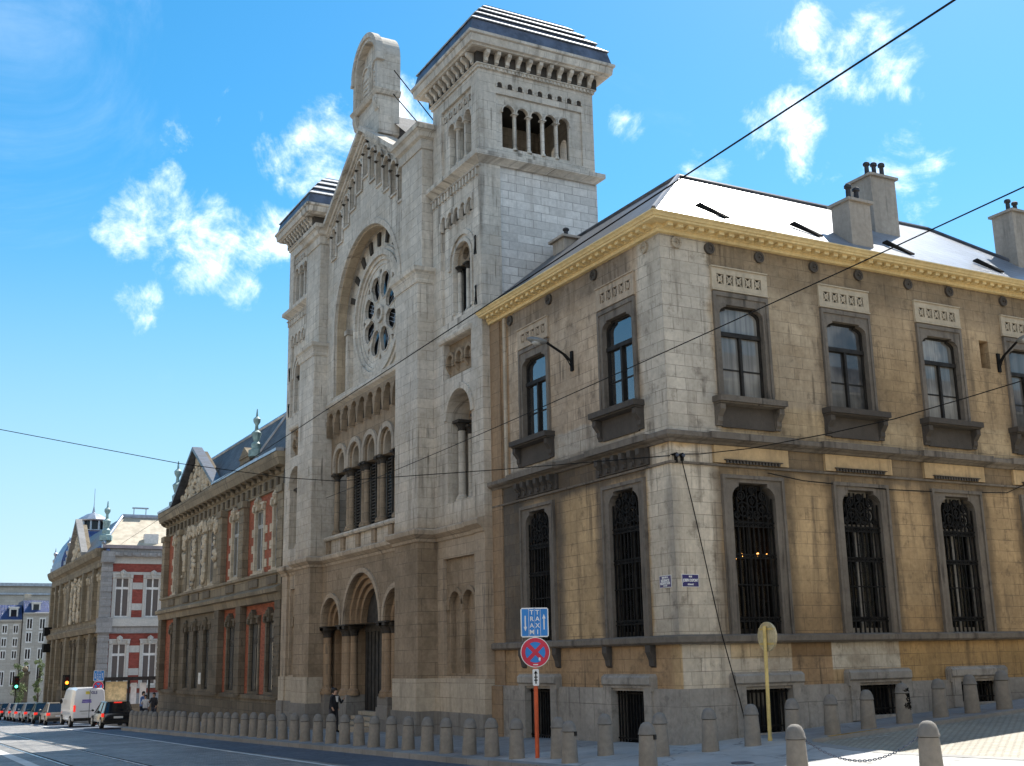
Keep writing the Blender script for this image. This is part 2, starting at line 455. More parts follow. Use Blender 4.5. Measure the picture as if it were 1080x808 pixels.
M['bstone2'] = stone('dark_sooty_stone', (.135, .11, .078), (.8, .34), .014, .7, .2, .32, .6, streakcol=(.035, .03, .025))
M['bpale'] = stone('cream_stone', (.47, .40, .30), (.5, .34), .01, .5, .15, .25, .5, streakcol=(.10, .075, .05))
M['white'] = stone('white_stone', (.45, .435, .40), None, vary=.12, streak=.45, streakcol=(.3, .29, .27))
M['grey3'] = stone('grey_dressed_stone', (.27, .265, .26), (.9, .36), .012, .6, .12, .15, .2)
M['bollardcap'] = stone('worn_bollard_cap_stone', (.20, .19, .175), None, vary=.25, streak=.4, streakcol=(.08, .075, .07), bump=.5)
M['zinc_sunlit'] = plain('sunlit_zinc_step', (.30, .32, .35), .5, .2, 3, .2)  # paler zinc: sunlight on the shallow roof slopes put into the colour
M['slategrey'] = slate_mat('grey_roof_slate', (.085, .09, .10), .28, .17, .7)
M['bollard'] = stone('granite_bollard_stone', (.25, .225, .192), None, vary=.22, streak=.25, streakcol=(.10, .09, .078), bump=.5)
M['verdigris'] = plain('verdigris_copper', (.22, .33, .33), .6, .2, 4)
# ================================================================== corner building
XE = 14.3; YE = 8.16
cb = thing('corner_building', 'two storey golden stone corner building with yellow cornice and barred windows', 'building', (0, 0, 0))
RC = [2.16, 5.34, 8.5, 11.66]; LC = [1.8, 5.74]
RB = [.62, .86, 1.03, 1.2]; LB = [.38, .28]
def walls():
    for fr, cs, end, nm in ((FR, RC, XE, 'R'), (FL, LC, YE, 'L')):
        mb = MB(fr)
        holes = [rect(c-.86, c+.86, 2.6, 6.03) for c in cs]+[rect(c-.79, c+.79, 7.74, 10.2) for c in cs]
        if nm == 'R': holes.append(rect(9.98, 10.32, 9.28, 10.02))
        s0 = 0 if nm == 'R' else .35
        holes = [h for h in holes]
        mb.plate(rect(s0, end, 1.5, 11.5), holes, -.35, 0)
        if nm == 'R': mb.box(9.98, 10.32, -.3, -.28, 9.28, 10.02)
        mb.build('wall', M['corner'], cb)
        mb = MB(fr)
        bot = RB if nm == 'R' else LB
        holes = [rect(c-.64, c+.64, b, 1.5) for c, b in zip(cs, bot)]
        s0 = -.1 if nm == "R" else .35
        mb.plate([(s0, -1), (end, -1), (end, 1.552), (s0, 1.552)], holes, -.35, .1)
        mb.build('plinth', M['bluel'], cb)
    mb = MB()                                                     # hidden rear walls, floors
    mb.box(XE-.3, XE, .02, 5.6, -1, 11.5); mb.box(5.2, 5.5, 5.6, YE, -1, 11.5); mb.box(5.5, XE-.3, 5.3, 5.6, -1, 11.5)
    mb.build('rear_wall', M['chim'], cb)
    mb = MB()
    for z in (1.6, 6.75, 10.9):
        mb.box(.36, XE-.3, .36, 5.3, z, z+.2); mb.box(.36, 5.2, 5.31, YE-.1, z, z+.2)
    mb.box(.36, XE-.31, 3.2, 3.3, 1.8, 10.9); mb.box(3.2, 3.3, 3.31, YE-.1, 1.8, 10.9)
    mb.box(3.7, 3.8, .37, 3.19, 1.8, 10.9); mb.box(6.9, 7, .37, 3.19, 1.8, 10.9); mb.box(10.1, 10.2, .37, 3.19, 1.8, 10.9)
    mb.build('room', M['room'], cb)
walls()
PATH = [(0, YE), (0, 0), (XE, 0)]
MB().sweep(PATH, [(-.02, 2.445), (.1, 2.45), (.15, 2.49), (.15, 2.6), (.11, 2.625), (-.02, 2.64)]).build('sill_band', M['blue'], cb)
MB().sweep(PATH, [(-.02, 6.2), (.05, 6.205), (.06, 6.25), (-.02, 6.262)]).build('thin_moulding', M['blue'], cb)
MB().sweep(PATH, [(-.02, 6.66), (.05, 6.67), (.08, 6.72), (.16, 6.75), (.2, 6.79), (.2, 6.88), (.16, 6.9), (-.02, 6.93)]).build('string_course', M['blue'], cb)
co = MB().sweep(PATH, [(-.02, 11.37), (.1, 11.375), (.12, 11.42), (.12, 11.45), (.16, 11.455), (.16, 11.535), (.40, 11.54), (.41, 11.555), (.41, 11.585),
                       (.44, 11.59), (.47, 11.63), (.52, 11.66), (.52, 11.685), (-.02, 11.72)])
n = int((XE-.1)/.285)
for i in range(n):
    c = .02+i*.285
    co.box(c, c+.14, -.32, -.15, 11.46, 11.545)
for i in range(int((YE-.1)/.285)):
    c = .02+i*.285
    co.box(-.32, -.15, c, c+.14, 11.46, 11.545)
co.build('cornice', M['yellow'], cb)

def upper_window(fr, c, mat_in, curtains, k):
    w = MB(fr).plate(rect(c-.79, c+.79, 7.75, 10.2), [shoulder(c, .625, 7.75, 9.92, .62)], -.17, .035)
    w.plate([(c-.79, 7.75), (c-.72, 7.75), (c-.72, 10.1), (c+.72, 10.1), (c+.72, 7.75), (c+.79, 7.75), (c+.79, 10.2), (c-.79, 10.2)], (), .035, .065)
    win = w.build('window', M['blue'], cb)
    s = MB(fr)
    s.plate(rect(c-.66, c+.66, 7.74, 9.95), [rect(c-.56, c-.04, 7.82, 9.2), rect(c+.04, c+.56, 7.82, 9.2), shoulder(c, .56, 9.3, 9.87, .6)], -.16, -.10)
    s.box(c-.56, c+.56, -.15, -.12, 8.42, 8.455)
    s.box(c-.035, c+.035, -.1, -.07, 7.8, 9.25); s.box(c-.6, c+.6, -.1, -.06, 9.2, 9.3)
    s.build('sash', mat_in, win)
    MB(fr).box(c-.62, c+.62, -.145, -.135, 7.8, 9.93).build('pane', M['upglass'] if fr is FL else (M['net1'], M['net2'], M['net3'], M['net2'])[k], win)
    if False:
        cu = MB(fr); 
        for a0, a1 in curtains:
            m = max(3, int((a1-a0)*14)); pts = []
            for i in range(m):
                u0 = a0+(a1-a0)*i/m; u1 = a0+(a1-a0)*(i+1)/m
                dd = .02 if i % 2 else 0
                cu.box(c+u0, c+u1, -.27-dd, -.25-dd, 7.78, 9.9)
        cu.build('curtain', M['curtain'], win)
    si = MB(fr).box(c-.95, c+.95, -.3, .30, 7.62, 7.75)
    si.mould([(0, 7.56), (.24, 7.585), (.24, 7.62), (0, 7.62)], c-.92, c+.92)
    for q in (-.83, .83):
        si.plate([(c+q-.08, 7.1), (c+q+.08, 7.1), (c+q+.08, 7.57), (c+q-.08, 7.57)], (), 0, .06)
        si.mould([(.06, 7.14), (.1, 7.2), (.1, 7.3), (.22, 7.45), (.22, 7.57), (.06, 7.57)], c+q-.07, c+q+.07)
    si.build('sill', M['sootstone'] if fr is FL or k > 0 else M['blue'], cb)
    MB(fr).box(c-.74, c+.74, -.01, .05, 7.08, 7.56).build('apron', M['sootstone'], cb)
    v = MB(fr).plate(rect(c-.8, c+.8, 10.25, 10.77), [rect(c-.8+.14+i*.27, c-.8+.14+i*.27+.2, 10.385, 10.625) for i in range(5)], -.01, .055)
    v.box(c-.81, c+.81, .0, .085, 10.77, 10.80); v.box(c-.81, c+.81, 0, .08, 10.225, 10.25)
    for i in range(5):
        x0 = c-.8+.14+i*.27; m_ = x0+.1
        for sg in (1, -1):
            v.plate([(x0+.015, 10.505-sg*.10), (x0+.04, 10.505-sg*.115), (x0+.185, 10.505+sg*.10), (x0+.16, 10.505+sg*.115)], (), .005+.003*sg, .04+.003*sg)
        v.ring(m_, 10.505, .035, .065, .01, .05, 8)
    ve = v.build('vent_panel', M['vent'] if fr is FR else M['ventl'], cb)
    MB(fr).box(c-.72, c+.72, -.008, .004, 10.36, 10.64).build('vent_backing', M['iron'], ve)
for i, c in enumerate(RC):
    upper_window(FR, c, M['frame'], [[(-.58, -.12), (.16, .58)], [(-.58, -.3), (.12, .58)], [(-.58, -.05), (.02, .56)], [(-.58, .58)]][i], i)
for c in LC: upper_window(FL, c, M['frame'], None, 1)

def grille(mb, c, hw, z0, z1, d=-.05):
    nb = 9
    for i in range(nb):
        s = c-hw+.04+(2*hw-.08)*i/(nb-1)
        top = z1-.05 if abs(s-c) < hw-.22 else z1-.3
        mb.box(s-.016, s+.016, d-.016, d+.016, z0, top)
    for z in (z0+.28, z0+.36, z0+1.05, z0+1.62, z0+1.7, z0+2.3, z0+2.4):
        mb.box(c-hw, c+hw, d-.02, d+.02, z-.014, z+.014)
    for i in range(nb-1):
        s = c-hw+.04+(2*hw-.08)*(i+.5)/(nb-1)
        for z in (z0+.32, z0+1.66, z0+2.35): mb.ring(s, z, .024, .042, d-.02, d+.022, 8)
        for z in (z0+.7, z0+1.36, z0+2.0): mb.lathe(s-.068, d, [(.008, z-.09), (.03, z), (.008, z+.09)], 6) if i else None
    for (u, v, r) in ((-.26, 2.68, .17), (.26, 2.68, .17), (0, 2.86, .15), (-.3, 2.98, .11), (.3, 2.98, .11), (-.1, 2.56, .1), (.1, 2.56, .1), (0, 3.1, .09), (-.44, 2.55, .08), (.44, 2.55, .08)):
        mb.ring(c+u, z0+v, r-.03, r, d-.02, d+.028, 14)
        mb.ring(c+u, z0+v, r*.3, r*.3+.025, d-.015, d+.018, 8)
def lower_window(fr, c, inner):
    w = MB(fr).plate(rect(c-.86, c+.86, 2.6, 6.03), [shoulder(c, .6, 2.6, 5.87)], -.3, .045)
    w.plate([(c-.86, 2.6), (c-.79, 2.6), (c-.79, 5.95), (c+.79, 5.95), (c+.79, 2.6), (c+.86, 2.6), (c+.86, 6.03), (c-.86, 6.03)], (), .045, .085)
    win = w.build('window', M['blue'], cb)
    s = MB(fr)
    s.plate(rect(c-.6, c+.6, 2.6, 5.9), [rect(c-.53, c-.06, 2.75, 4.95), rect(c+.06, c+.53, 2.75, 4.95), rect(c-.4, c+.4, 5.1, 5.75)], -.27, -.21)
    s.build('sash', inner, win)
    MB(fr).box(c-.58, c+.58, -.25, -.24, 2.62, 5.88).build('pane', M['glass'], win)
    if inner is not M['frame']:
        cu = MB(fr)
        for a in (-.5, -.34, .1, .24, .38): cu.box(c+a, c+a+.09, -.33, -.31, 2.7, 5.2)
        cu.build('curtain', M['curtain'], win)
    b = MB(fr); grille(b, c, .595, 2.62, 5.86); b.build('grille', M['iron'], win)
for i, c in enumerate(RC): lower_window(FR, c, M['frame'] if i == 0 else M['greypaint'])
for c in LC: lower_window(FL, c, M['frame'])
def basement(fr, c, b):
    w = MB(fr).plate([(c-.95, 1.5), (c-.95, 1.78), (c-.9, 1.85), (c+.9, 1.85), (c+.95, 1.78), (c+.95, 1.5), (c+.9, 1.5), (c+.9, b-.1), (c-.9, b-.1), (c-.9, 1.5)][::-1],
                     [rect(c-.63, c+.63, b, 1.56)], -.3, .15)
    w.mould([(.15, 1.6), (.2, 1.64), (.2, 1.78), (.15, 1.82)], c-.93, c+.93)
    win = w.build('basement_window', M['bluel'], cb)
    MB(fr).box(c-.64, c+.64, -.34, -.31, b-.02, 1.58).build('pane', M['darkglass'], win)
    r = MB(fr)
    for i in range(11):
        s = c-.58+1.16*i/10; r.box(s-.014, s+.014, -.04, -.012, b, 1.56)
    for z in (b+.12, 1.44): r.box(c-.63, c+.63, -.045, -.008, z-.015, z+.015)
    r.build('grille', M['iron'], win)
for c, b in zip(RC, RB): basement(FR, c, b)
for c, b in zip(LC, LB): basement(FL, c, b)
for fr, cs in ((FR, RC), (FL, LC)):
    for c in cs:
        if fr is FR:
            p = MB(fr).box(c-1.04, c+1.04, -.01, .075, 6.275, 6.655)
            p.build('frieze_panel', M['panel_gold'], cb)
            p = MB(fr)
            for i in range(17): p.box(c-.74+i*.09, c-.74+i*.09+.05, .075, .125, 6.272, 6.335)
            p.box(c-.78, c+.82, .07, .14, 6.335, 6.352)
            p.build('dentils', M['sootstone'], cb)
        else:
            p = MB(fr).box(c-1.06, c+1.06, -.01, .06, 6.275, 6.655)
            for i in range(6):
                s = c-.85+i*.34
                p.mould([(.06, 6.3), (.1, 6.33), (.1, 6.42), (.2, 6.52), (.2, 6.655), (.06, 6.655)], s-.07, s+.07)
                p.disc(s, 6.36, .05, .06, .13, 8)
            p.build('bracket_frieze', M['sootstone'], cb)
        MB(fr).box(c-1.22, c+1.22, 0, .27, 6.77, 6.915).build('string_block', M['blue'], cb)
        if fr is FL:
            for q in (-.85, .85):
                MB(fr).mould([(.0, 1.98), (.06, 2.02), (.08, 2.15), (.15, 2.3), (.15, 2.446), (0, 2.446)], c+q-.09, c+q+.09).build('console', M['sootstone'], cb)
for fr, ss in ((FR, (.44, 1.36, 2.8, 4.46, 5.9, 7.58, 9.04, 11.06, 12.4)), (FL, (.56, 2.7, 4.87, 7.0))):
    for s in ss:
        MB(fr).ring(s, 11.2, .085, .135, -.01, .06, 18).disc(s, 11.2, .08, -.01, .045, 14).disc(s, 11.2, .035, .04, .09, 10, .02).build('rosette', M['sootstone'] if s > 1 else M['pale'], cb)
# pier with downpipe against the synagogue
MB(FL).box(7.62, 8.19, -.2, .04, 1.56, 11.36).box(7.62, 8.19, -.2, .14, -1, 1.54).build('end_pier', M['syn_warm'], cb)
MB(FL).box(7.28, 7.4, 0, .05, 6.94, 11.36).build('end_strip', M['pale'], cb)
# roof: hipped, slated, with lead ridges and snow-guard flaps
AZ = 14.18; A = (2.58, 2.58, AZ); B = (11.5, 2.58, AZ); Cc = (2.58, YE, AZ)
e = -.4; ez = 11.72
r1 = MB(); r1.add([(e, e, ez), (XE, e, ez), B, A], [(0, 1, 2, 3)]); r1.add([(XE, e, ez), (XE, 5.6, ez), B], [(0, 1, 2)])
r1.add([A, B, (XE, 5.6, ez), (5.5, 5.6, ez)], [(0, 1, 2, 3)])
roof = r1.build('roof', M['slate_sunlit'], cb)
r2 = MB(); r2.add([(e, YE, ez), (e, e, ez), A, Cc], [(0, 1, 2, 3)]); r2.add([Cc, A, (5.5, 5.6, ez), (5.5, YE, ez)], [(0, 1, 2, 3)])
r2.build('roof', M['slate'], cb)
rc = MB()
for p, q in (((e, e, ez), A), (A, B), (A, Cc), (B, (XE, e, ez))):
    rc.tube([Vector(p)+Vector((0, 0, .03)), Vector(q)+Vector((0, 0, .03))], .055, 6)
rc.build('ridge_cap', M['lead'], roof)
def on_roof(x, y): return ez+(y-e)*(AZ-ez)/(2.58-e)
for x0 in (1.3, 4.14, 7.2, 10.5):
    f = MB()
    y0, y1 = .33, -.12
    a = Vector((x0, y0, on_roof(0, y0)+.02)); b = Vector((x0+.1, y0-.06, on_roof(0, y0-.06)+.12)); c = Vector((x0+.62, y1, on_roof(0, y1)+.03)); d_ = Vector((x0+.5, y1+.02, on_roof(0, y1+.02)+.0))
    up = Vector((0, -.02, .035))
    vs = [a, b, c, d_]; f.add([tuple(v) for v in vs]+[tuple(v+up) for v in vs], [(0, 1, 2, 3), (7, 6, 5, 4), (0, 1, 5, 4), (1, 2, 6, 5), (2, 3, 7, 6), (3, 0, 4, 7)])
    f.build('snow_guard', M['iron'], roof)
f = MB()
for i in range(4): f.box(6.5+.05*i, 7.3, .8+.14*i, .9+.14*i, on_roof(0, .8+.14*i)+.03, on_roof(0, .9+.14*i)+.08)
f.build('snow_guard', M['zinc'], roof)
def chimney(x0, x1, y0, y1, z0, z1, pots, cap=.07):
    c = MB().box(x0, x1, y0, y1, z0, z1).build('chimney', M['chim'], roof)
    MB().box(x0-cap, x1+cap, y0-cap, y1+cap, z1, z1+.07).build('cap', M['chim'], c)
    for (px, py, h) in pots:
        p = MB().lathe(px, py, [(.085, z1+.07), (.09, z1+.15), (.066, z1+.18), (.06, z1+.07+h*.74), (.095, z1+.07+h*.8), (.095, z1+.07+h*.93), (.07, z1+.07+h)], 10)
        p.build('chimney_pot', M['pot'], c, True)
chimney(5.72, 6.42, -.12, .5, 11.6, 13.1, [(5.95, .1, .46), (6.22, .1, .42)])
chimney(8.05, 8.95, 1.3, 2.1, 12.6, 14.75, [(8.2, 1.55, .42), (8.47, 1.55, .46), (8.76, 1.55, .5)])
chimney(12.9, 13.75, .75, 1.45, 11.8, 14.35, [(13.15, 1.05, .42), (13.45, 1.05, .4)])
chimney(1.85, 2.35, 7.1, 7.75, 13.2, 13.95, [(2.1, 7.4, .34)], .1)
# chandelier in the first room on the right-hand street
ch = thing('chandelier', 'lit chandelier with small orange lamps behind the first barred window right of the corner', 'chandelier', (2.75, .95, 6.7))
MB().tube([(2.75, .95, 6.74), (2.75, .95, 4.4)], .015).build('frame', M['iron'], ch)
b_ = NT('lamp_bulb'); b_.b.inputs['Emission Color'].default_value = (1, .38, .08, 1); b_.b.inputs['Emission Strength'].default_value = 14; M['bulb'] = b_.m
for i in range(7):
    a = 2*PI*i/7
    MB().ball((2.75+.40*math.cos(a), .95+.42*math.sin(a), 4.37), .045, n=8).build('bulb', M['bulb'], ch, True)
MB().tube([(2.75+.40*math.cos(a), .95+.42*math.sin(a), 4.33) for a in [2*PI*i/14 for i in range(15)]], .012).build('hoop', M['iron'], ch)
# ================================================================== synagogue
YC = 17.2
M['syn_mid'] = stone('weathered_grey_brown_limestone', (.38, .325, .26), None, vary=.25, streak=.7, streakcol=(.08, .068, .055), blotch=.4)
M['soffit'] = stone('stained_arch_stone', (.40, .32, .225), (.5, .3), .008, .4, .1, .2, .5)
M['doorblack'] = plain('black_door_paint', (.014, .013, .012), .7, .2, 4)
M['louvre'] = plain('dark_louvre_paint', (.085, .08, .07), .6, .2, 5)
sy = thing('synagogue', 'tall pale stone synagogue with rose window, two square towers and tablet on its gable', 'synagogue', (0, YC, 0))
def P(mb, name, mat, smooth=False, parent=None): return mb.build(name, mat, parent or sy, smooth)
def column(mb, s, d, z0, z1, r, capmb=None, base=True):
    """shaft with moulded base; the capital goes into capmb"""
    pr_ = [(r*1.7, z0), (r*1.7, z0+r*.8), (r*1.45, z0+r*1.0), (r*1.5, z0+r*1.3), (r*1.15, z0+r*1.6), (r, z0+r*1.9)] if base else [(r, z0)]
    x, y, _ = mb.fr(s, d, 0)
    keep = mb.fr; mb.fr = FW
    mb.lathe(x, y, pr_+[(r*.94, z1-r*2.6)], 10); mb.fr = keep
    c = capmb or mb; keep = c.fr; c.fr = FW
    c.lathe(x, y, [(r*.95, z1-r*2.6), (r*1.1, z1-r*2.4), (r*1.0, z1-r*2.1), (r*1.2, z1-r*1.5), (r*1.65, z1-r*.9), (r*1.5, z1-r*.7)], 10)
    c.box(x-r*1.8, x+r*1.8, y-r*1.8, y+r*1.8, z1-r*.7, z1); c.fr = keep
def corbels(fr, s0, s1, z0, z1, n, d0, d1, name='corbel_table', mat=None):
    """row of small arches on corbels, open at the foot"""
    mb = MB(fr); w = (s1-s0)/n; r = w*.33
    zs = z1-.08-r
    for i in range(n):
        c = s0+w*(i+.5)
        pts = [(c-w/2, zs), (c-r, zs)]+[(c-r*math.cos(PI*k/8), zs+r*math.sin(PI*k/8)) for k in range(1, 8)]+[(c+r, zs), (c+w/2, zs), (c+w/2, z1), (c-w/2, z1)]
        mb.plate(pts, (), d0, d1)
    for i in range(n+1):
        c = s0+w*i
        a, b = max(c-w*.17, s0), min(c+w*.17, s1)
        mb.plate([(a, zs), ((a+b)/2-.02, z0), ((a+b)/2+.02, z0), (b, zs)], (), d0, d1+.03)
    return P(mb, name, mat or M['syn'])
W = .27
for fr in (FL, FM):
    S = M['syn']
    # ground storey
    mb = MB(fr); mb.plate(rect(8.2, 8.85, 1.72, 5.6), (), -.3, W); mb.plate(rect(8.85, 11.5, 1.72, 5.6), [rect(8.98, 11.08, 1.78, 5.06)], -.3, W-.1)
    P(mb, 'lower_wall', M['syn'])
    mb = MB(fr); mb.plate(rect(8.98, 11.08, 1.78, 5.06), [arch(9.58, .36, 1.85, 3.75), arch(10.45, .36, 1.85, 3.75)], -.2, .06)
    P(mb, 'blind_panel', M['syn_dark'])
    mb = MB(fr); mb.plate(archivolt(9.58, .37, .48, 3.75), (), .05, .12); mb.plate(archivolt(10.45, .37, .48, 3.75), (), .05, .12)
    mb.plate(rect(8.99, 9.2, 3.6, 3.75), (), .05, .115); mb.plate(rect(10.85, 11.07, 3.6, 3.75), (), .05, .115); mb.plate(rect(9.96, 10.07, 3.55, 3.75), (), .05, .115)
    P(mb, 'blind_arch', M['syn_dark'])
    mb = MB(fr).box(8.98, 11.08, -.25, -.08, 1.78, 4.4); P(mb, 'blind_infill', M['syn_dark'])
    mb = MB(fr); mb.box(8.2, 8.9, -.3, W+.06, .82, 1.72); mb.box(8.9, 11.5, -.3, W, .82, 1.72); P(mb, 'base_course', M['pale'])
    mb = MB(fr); mb.box(8.2, 8.9, -.3, W+.12, -1.5, .82); mb.box(8.9, 11.5, -.3, W+.05, -1.5, .82); P(mb, 'plinth', M['syn_grey'])
    # second storey with deep arched niche
    mb = MB(fr); mb.plate(rect(8.2, 11.5, 5.98, 11.6), [arch(9.72, .8, 6.62, 9.05), rect(8.9, 10.78, 10.3, 11.42)], -.45, W)
    P(mb, 'middle_wall', S)
    mb = MB(fr); mb.plate(archivolt(9.72, .81, .98, 9.05), (), W-.02, W+.05); P(mb, 'niche_arch', S)
    mb = MB(fr); mb.plate(rect(8.85, 10.6, 6.5, 10.0), [arch(9.72, .5, 6.9, 8.75)], -.75, -.42); P(mb, 'niche_wall', M['syn_warm'])
    mb = MB(fr).box(9.15, 10.3, -.8, -.7, 6.8, 9.4); P(mb, 'pane', M['darkglass'])
    mb = MB(fr); cp = MB(fr)
    for s in (9.12, 10.32):
        column(mb, s, -.1, 6.64, 9.05, .12, cp); column(mb, s+(.16 if s < 9.7 else -.16), -.32, 6.64, 8.9, .1, cp)
    P(mb, 'niche_column', M['syn'], True); P(cp, 'capital', M['syn_soot_shade'])
    mb = MB(fr); mb.plate(archivolt(9.72, .5, .62, 8.75), (), -.42, -.3); P(mb, 'niche_inner_arch', M['syn_dark'])
    mb = MB(fr); mb.box(8.9, 10.78, -.1, .06, 10.3, 11.42); P(mb, 'frieze_backing', M['syn_dark'])
    mb = MB(fr)
    for c in (9.22, 9.84, 10.46): mb.plate(archivolt(c, .17, .27, 10.86, .12), (), .05, .22); mb.disc(c, 10.84, .13, .05, .12, 12)
    for c in (8.93, 9.53, 10.15, 10.75): mb.mould([(.05, 10.5), (.1, 10.55), (.2, 10.74), (.05, 10.74)], max(c-.07, 8.9), min(c+.07, 10.78))
    P(mb, 'arch_frieze', M['syn_dark'])
    mb = MB(fr).mould([(W-.02, 11.42), (W+.06, 11.44), (W+.1, 11.52), (W+.1, 11.58), (W-.02, 11.62)], 8.85, 11.0); P(mb, 'frieze_moulding', S)
    # third storey
    mb = MB(fr); mb.plate(rect(8.2, 11.5, 11.6, 16.32), [rect(8.66, 10.9, 12.0, 15.52)], -.4, W); P(mb, 'upper_wall', S)
    mb = MB(fr); mb.plate(rect(8.66, 10.9, 12.0, 15.52), [arch(9.6, .56, 12.15, 13.75)], -.4, W-.1); P(mb, 'upper_panel', S)
    mb = MB(fr); mb.plate(archivolt(9.6, .78, .92, 13.75, .12), (), W-.11, W-.04); mb.plate(archivolt(9.6, .57, .68, 13.75, 1.55), (), W-.11, W-.06); P(mb, 'window_arch', S)
    mb = MB(fr); cp = MB(fr); column(mb, 9.6, -.02, 12.15, 13.7, .075, cp); column(mb, 10.1, .02, 12.15, 13.7, .07, cp); column(mb, 9.1, .02, 12.15, 13.7, .07, cp)
    P(mb, 'window_column', S, True); P(cp, 'capital', M['syn_soot_shade'])
    mb = MB(fr); mb.plate(arch(9.6, .56, 13.7, 13.75), [circ(9.6, 13.98, .2, 14)], -.1, .06); P(mb, 'window_tracery', M['syn_dark'])
    mb = MB(fr).box(9.0, 10.2, -.4, -.12, 12.1, 14.4); P(mb, 'pane', M['darkglass'])
    corbels(fr, 8.66, 10.9, 15.02, 15.53, 5, .1, W+.03, mat=M['syn'])
    mb = MB(fr).box(8.67, 10.89, .1, W-.088, 15.1, 15.5); P(mb, 'corbel_backing', M['syn_soot_shade'])  # dark sheet paints the shade behind these small arches
    mb = MB(fr)
    for i in range(15): mb.box(8.3+i*.215, 8.3+i*.215+.1, W-.01, W+.07, 15.95, 16.17)
    mb.mould([(W-.02, 16.17), (W+.09, 16.18), (W+.09, 16.22), (W-.02, 16.24)], 8.2, 11.5)
    P(mb, 'dentils', S)
    # iron wall anchors
    for z in (13.86, 12.35):
        mb = MB(fr)
        for sg in (1, -1):
            mb.plate([(8.47, z-.28*sg), (8.51, z-.29*sg), (8.545, z-.05*sg), (8.545, z+.05*sg), (8.6, z+.27*sg), (8.56, z+.29*sg), (8.5, z+.06*sg), (8.5, z-.06*sg)], (), W+(.0 if sg > 0 else .021), W+(.02 if sg > 0 else .04))
        P(mb, 'wall_anchor', M['iron'])
    # tower shaft and belfry
    s1 = 11.45; x0 = -W; x1 = 3.72
    mb = MB(fr); mb.plate(rect(-3.76, .24, -1.5, 16.32), (), 0, .4) if False else None
    mb.box(8.26, 8.6, -3.78, -.3, -1.5, 16.32); mb.box(8.6, s1, -3.78, -3.5, -1.5, 16.32); mb.box(11.2, 11.5, -3.5, -.45, 5.9, 16.32)
    P(mb, 'tower_side', M['side'])
    path = [fr(8.2, W, 0)[:2], fr(s1, W, 0)[:2], fr(s1, -3.7, 0)[:2], fr(8.2, -3.7, 0)[:2]]
    if fr is FL: path = path[::-1]
    mb = MB().sweep(path, [(-.3, 16.3), (.02, 16.3), (.06, 16.34), (.14, 16.4), (.23, 16.46), (.23, 16.6), (.1, 16.66), (-.3, 16.68)], True); P(mb, 'belfry_string', M['syn'])
    # belfry walls
    op = [9.06, 9.62, 10.18]
    mb = MB(fr); mb.plate(rect(8.2, s1, 16.6, 19.4), [rect(8.72, 10.82, 16.82, 18.98)], -.02, W)
    mb.plate(rect(8.72, 10.82, 16.82, 18.98), [arch(c, .225, 16.95, 18.12) for c in op], -.02, W-.09)
    P(mb, 'belfry_wall', S)
    def fside(s, d, z, fr=fr): return fr(8.2-d, -s, z)          # side face, s = x
    ox = [.72+.48*i for i in range(5)]
    mb = MB(fside); mb.plate(rect(.02, 3.7, 16.6, 19.4), [rect(.3, 3.28, 16.84, 18.62)], -.25, 0); mb.plate(rect(.3, 3.28, 16.84, 18.62), [arch(c, .195, 16.95, 18.12) for c in ox], -.15, -.06)
    P(mb, 'belfry_wall', S)
    def fback(s, d, z, fr=fr): return fr(s, -3.7-d+.25, z)
    mb = MB(fback); mb.plate(rect(8.45, s1, 16.6, 19.4), [arch(c, .2, 16.95, 18.12) for c in op], -.0, .25); P(mb, 'belfry_wall', S)
    mb = MB(fr).box(s1-.25, s1, -3.45, -.02, 16.6, 19.4); P(mb, 'belfry_wall', S)
    mb = MB(fr).box(8.45, s1-.25, -3.45, -.02, 16.5, 16.75).box(8.45, s1-.25, -3.45, -.02, 19.2, 19.4); P(mb, 'belfry_floor', M['room'])
    mb = MB(fr); 
    for c in op: mb.plate(archivolt(c, .227, .279, 18.12, .05), (), W-.1, W-.03)
    for i in range(6): mb.plate(archivolt(8.88+i*.36, .07, .11, 18.72, .1), (), W-.1, W-.04); mb.disc(8.88+i*.36, 18.68, .06, W-.1, W-.08, 8)
    mb2 = MB(fside)
    for c in ox: mb2.plate(archivolt(c, .192, .238, 18.1, .05), (), -.07, .01)
    for i in range(9): mb2.plate(archivolt(.42+i*.345, .085, .125, 18.9, .08), (), -.01, .04)
    P(mb, 'belfry_arch', S); P(mb2, 'belfry_arch', S)
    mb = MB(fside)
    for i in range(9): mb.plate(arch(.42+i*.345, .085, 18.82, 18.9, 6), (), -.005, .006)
    P(mb, 'arcade_shadow', M['syn_soot_shade'])  # dark plates stand in for the shade inside the little arches
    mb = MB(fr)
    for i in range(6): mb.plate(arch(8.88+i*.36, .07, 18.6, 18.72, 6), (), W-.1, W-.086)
    P(mb, 'arcade_shadow', M['syn_soot_shade'])  # same painted shade in the front arches
    mb = MB(fr); cp = MB(fr)
    for c in (9.34, 9.9): column(mb, c, .12, 16.9, 18.12, .062, cp)
    ms = MB(fside)
    for i in range(4): column(ms, .96+.48*i, -.09, 16.92, 18.1, .052, ms)
    P(mb, 'belfry_column', S, True); P(cp, 'capital', S); P(ms, 'belfry_column', S, True)
    # cornice with brackets
    mb = MB().sweep(path, [(-.3, 19.30), (.05, 19.32), (.05, 19.4), (.1, 19.42), (.1, 19.80), (.38, 19.81), (.40, 19.86), (.47, 19.88), (.50, 20.10), (.55, 20.13), (.55, 20.21), (-.3, 20.24)], True)
    P(mb, 'cornice', S)
    mb = MB(fr)
    n = 10
    for i in range(n):
        s = 8.2+(s1-8.2)*(i+.5)/n; mb.mould([(W+.1, 19.46), (W+.16, 19.5), (W+.18, 19.6), (W+.32, 19.7), (W+.34, 19.805), (W+.1, 19.805)], s-.062, s+.062)
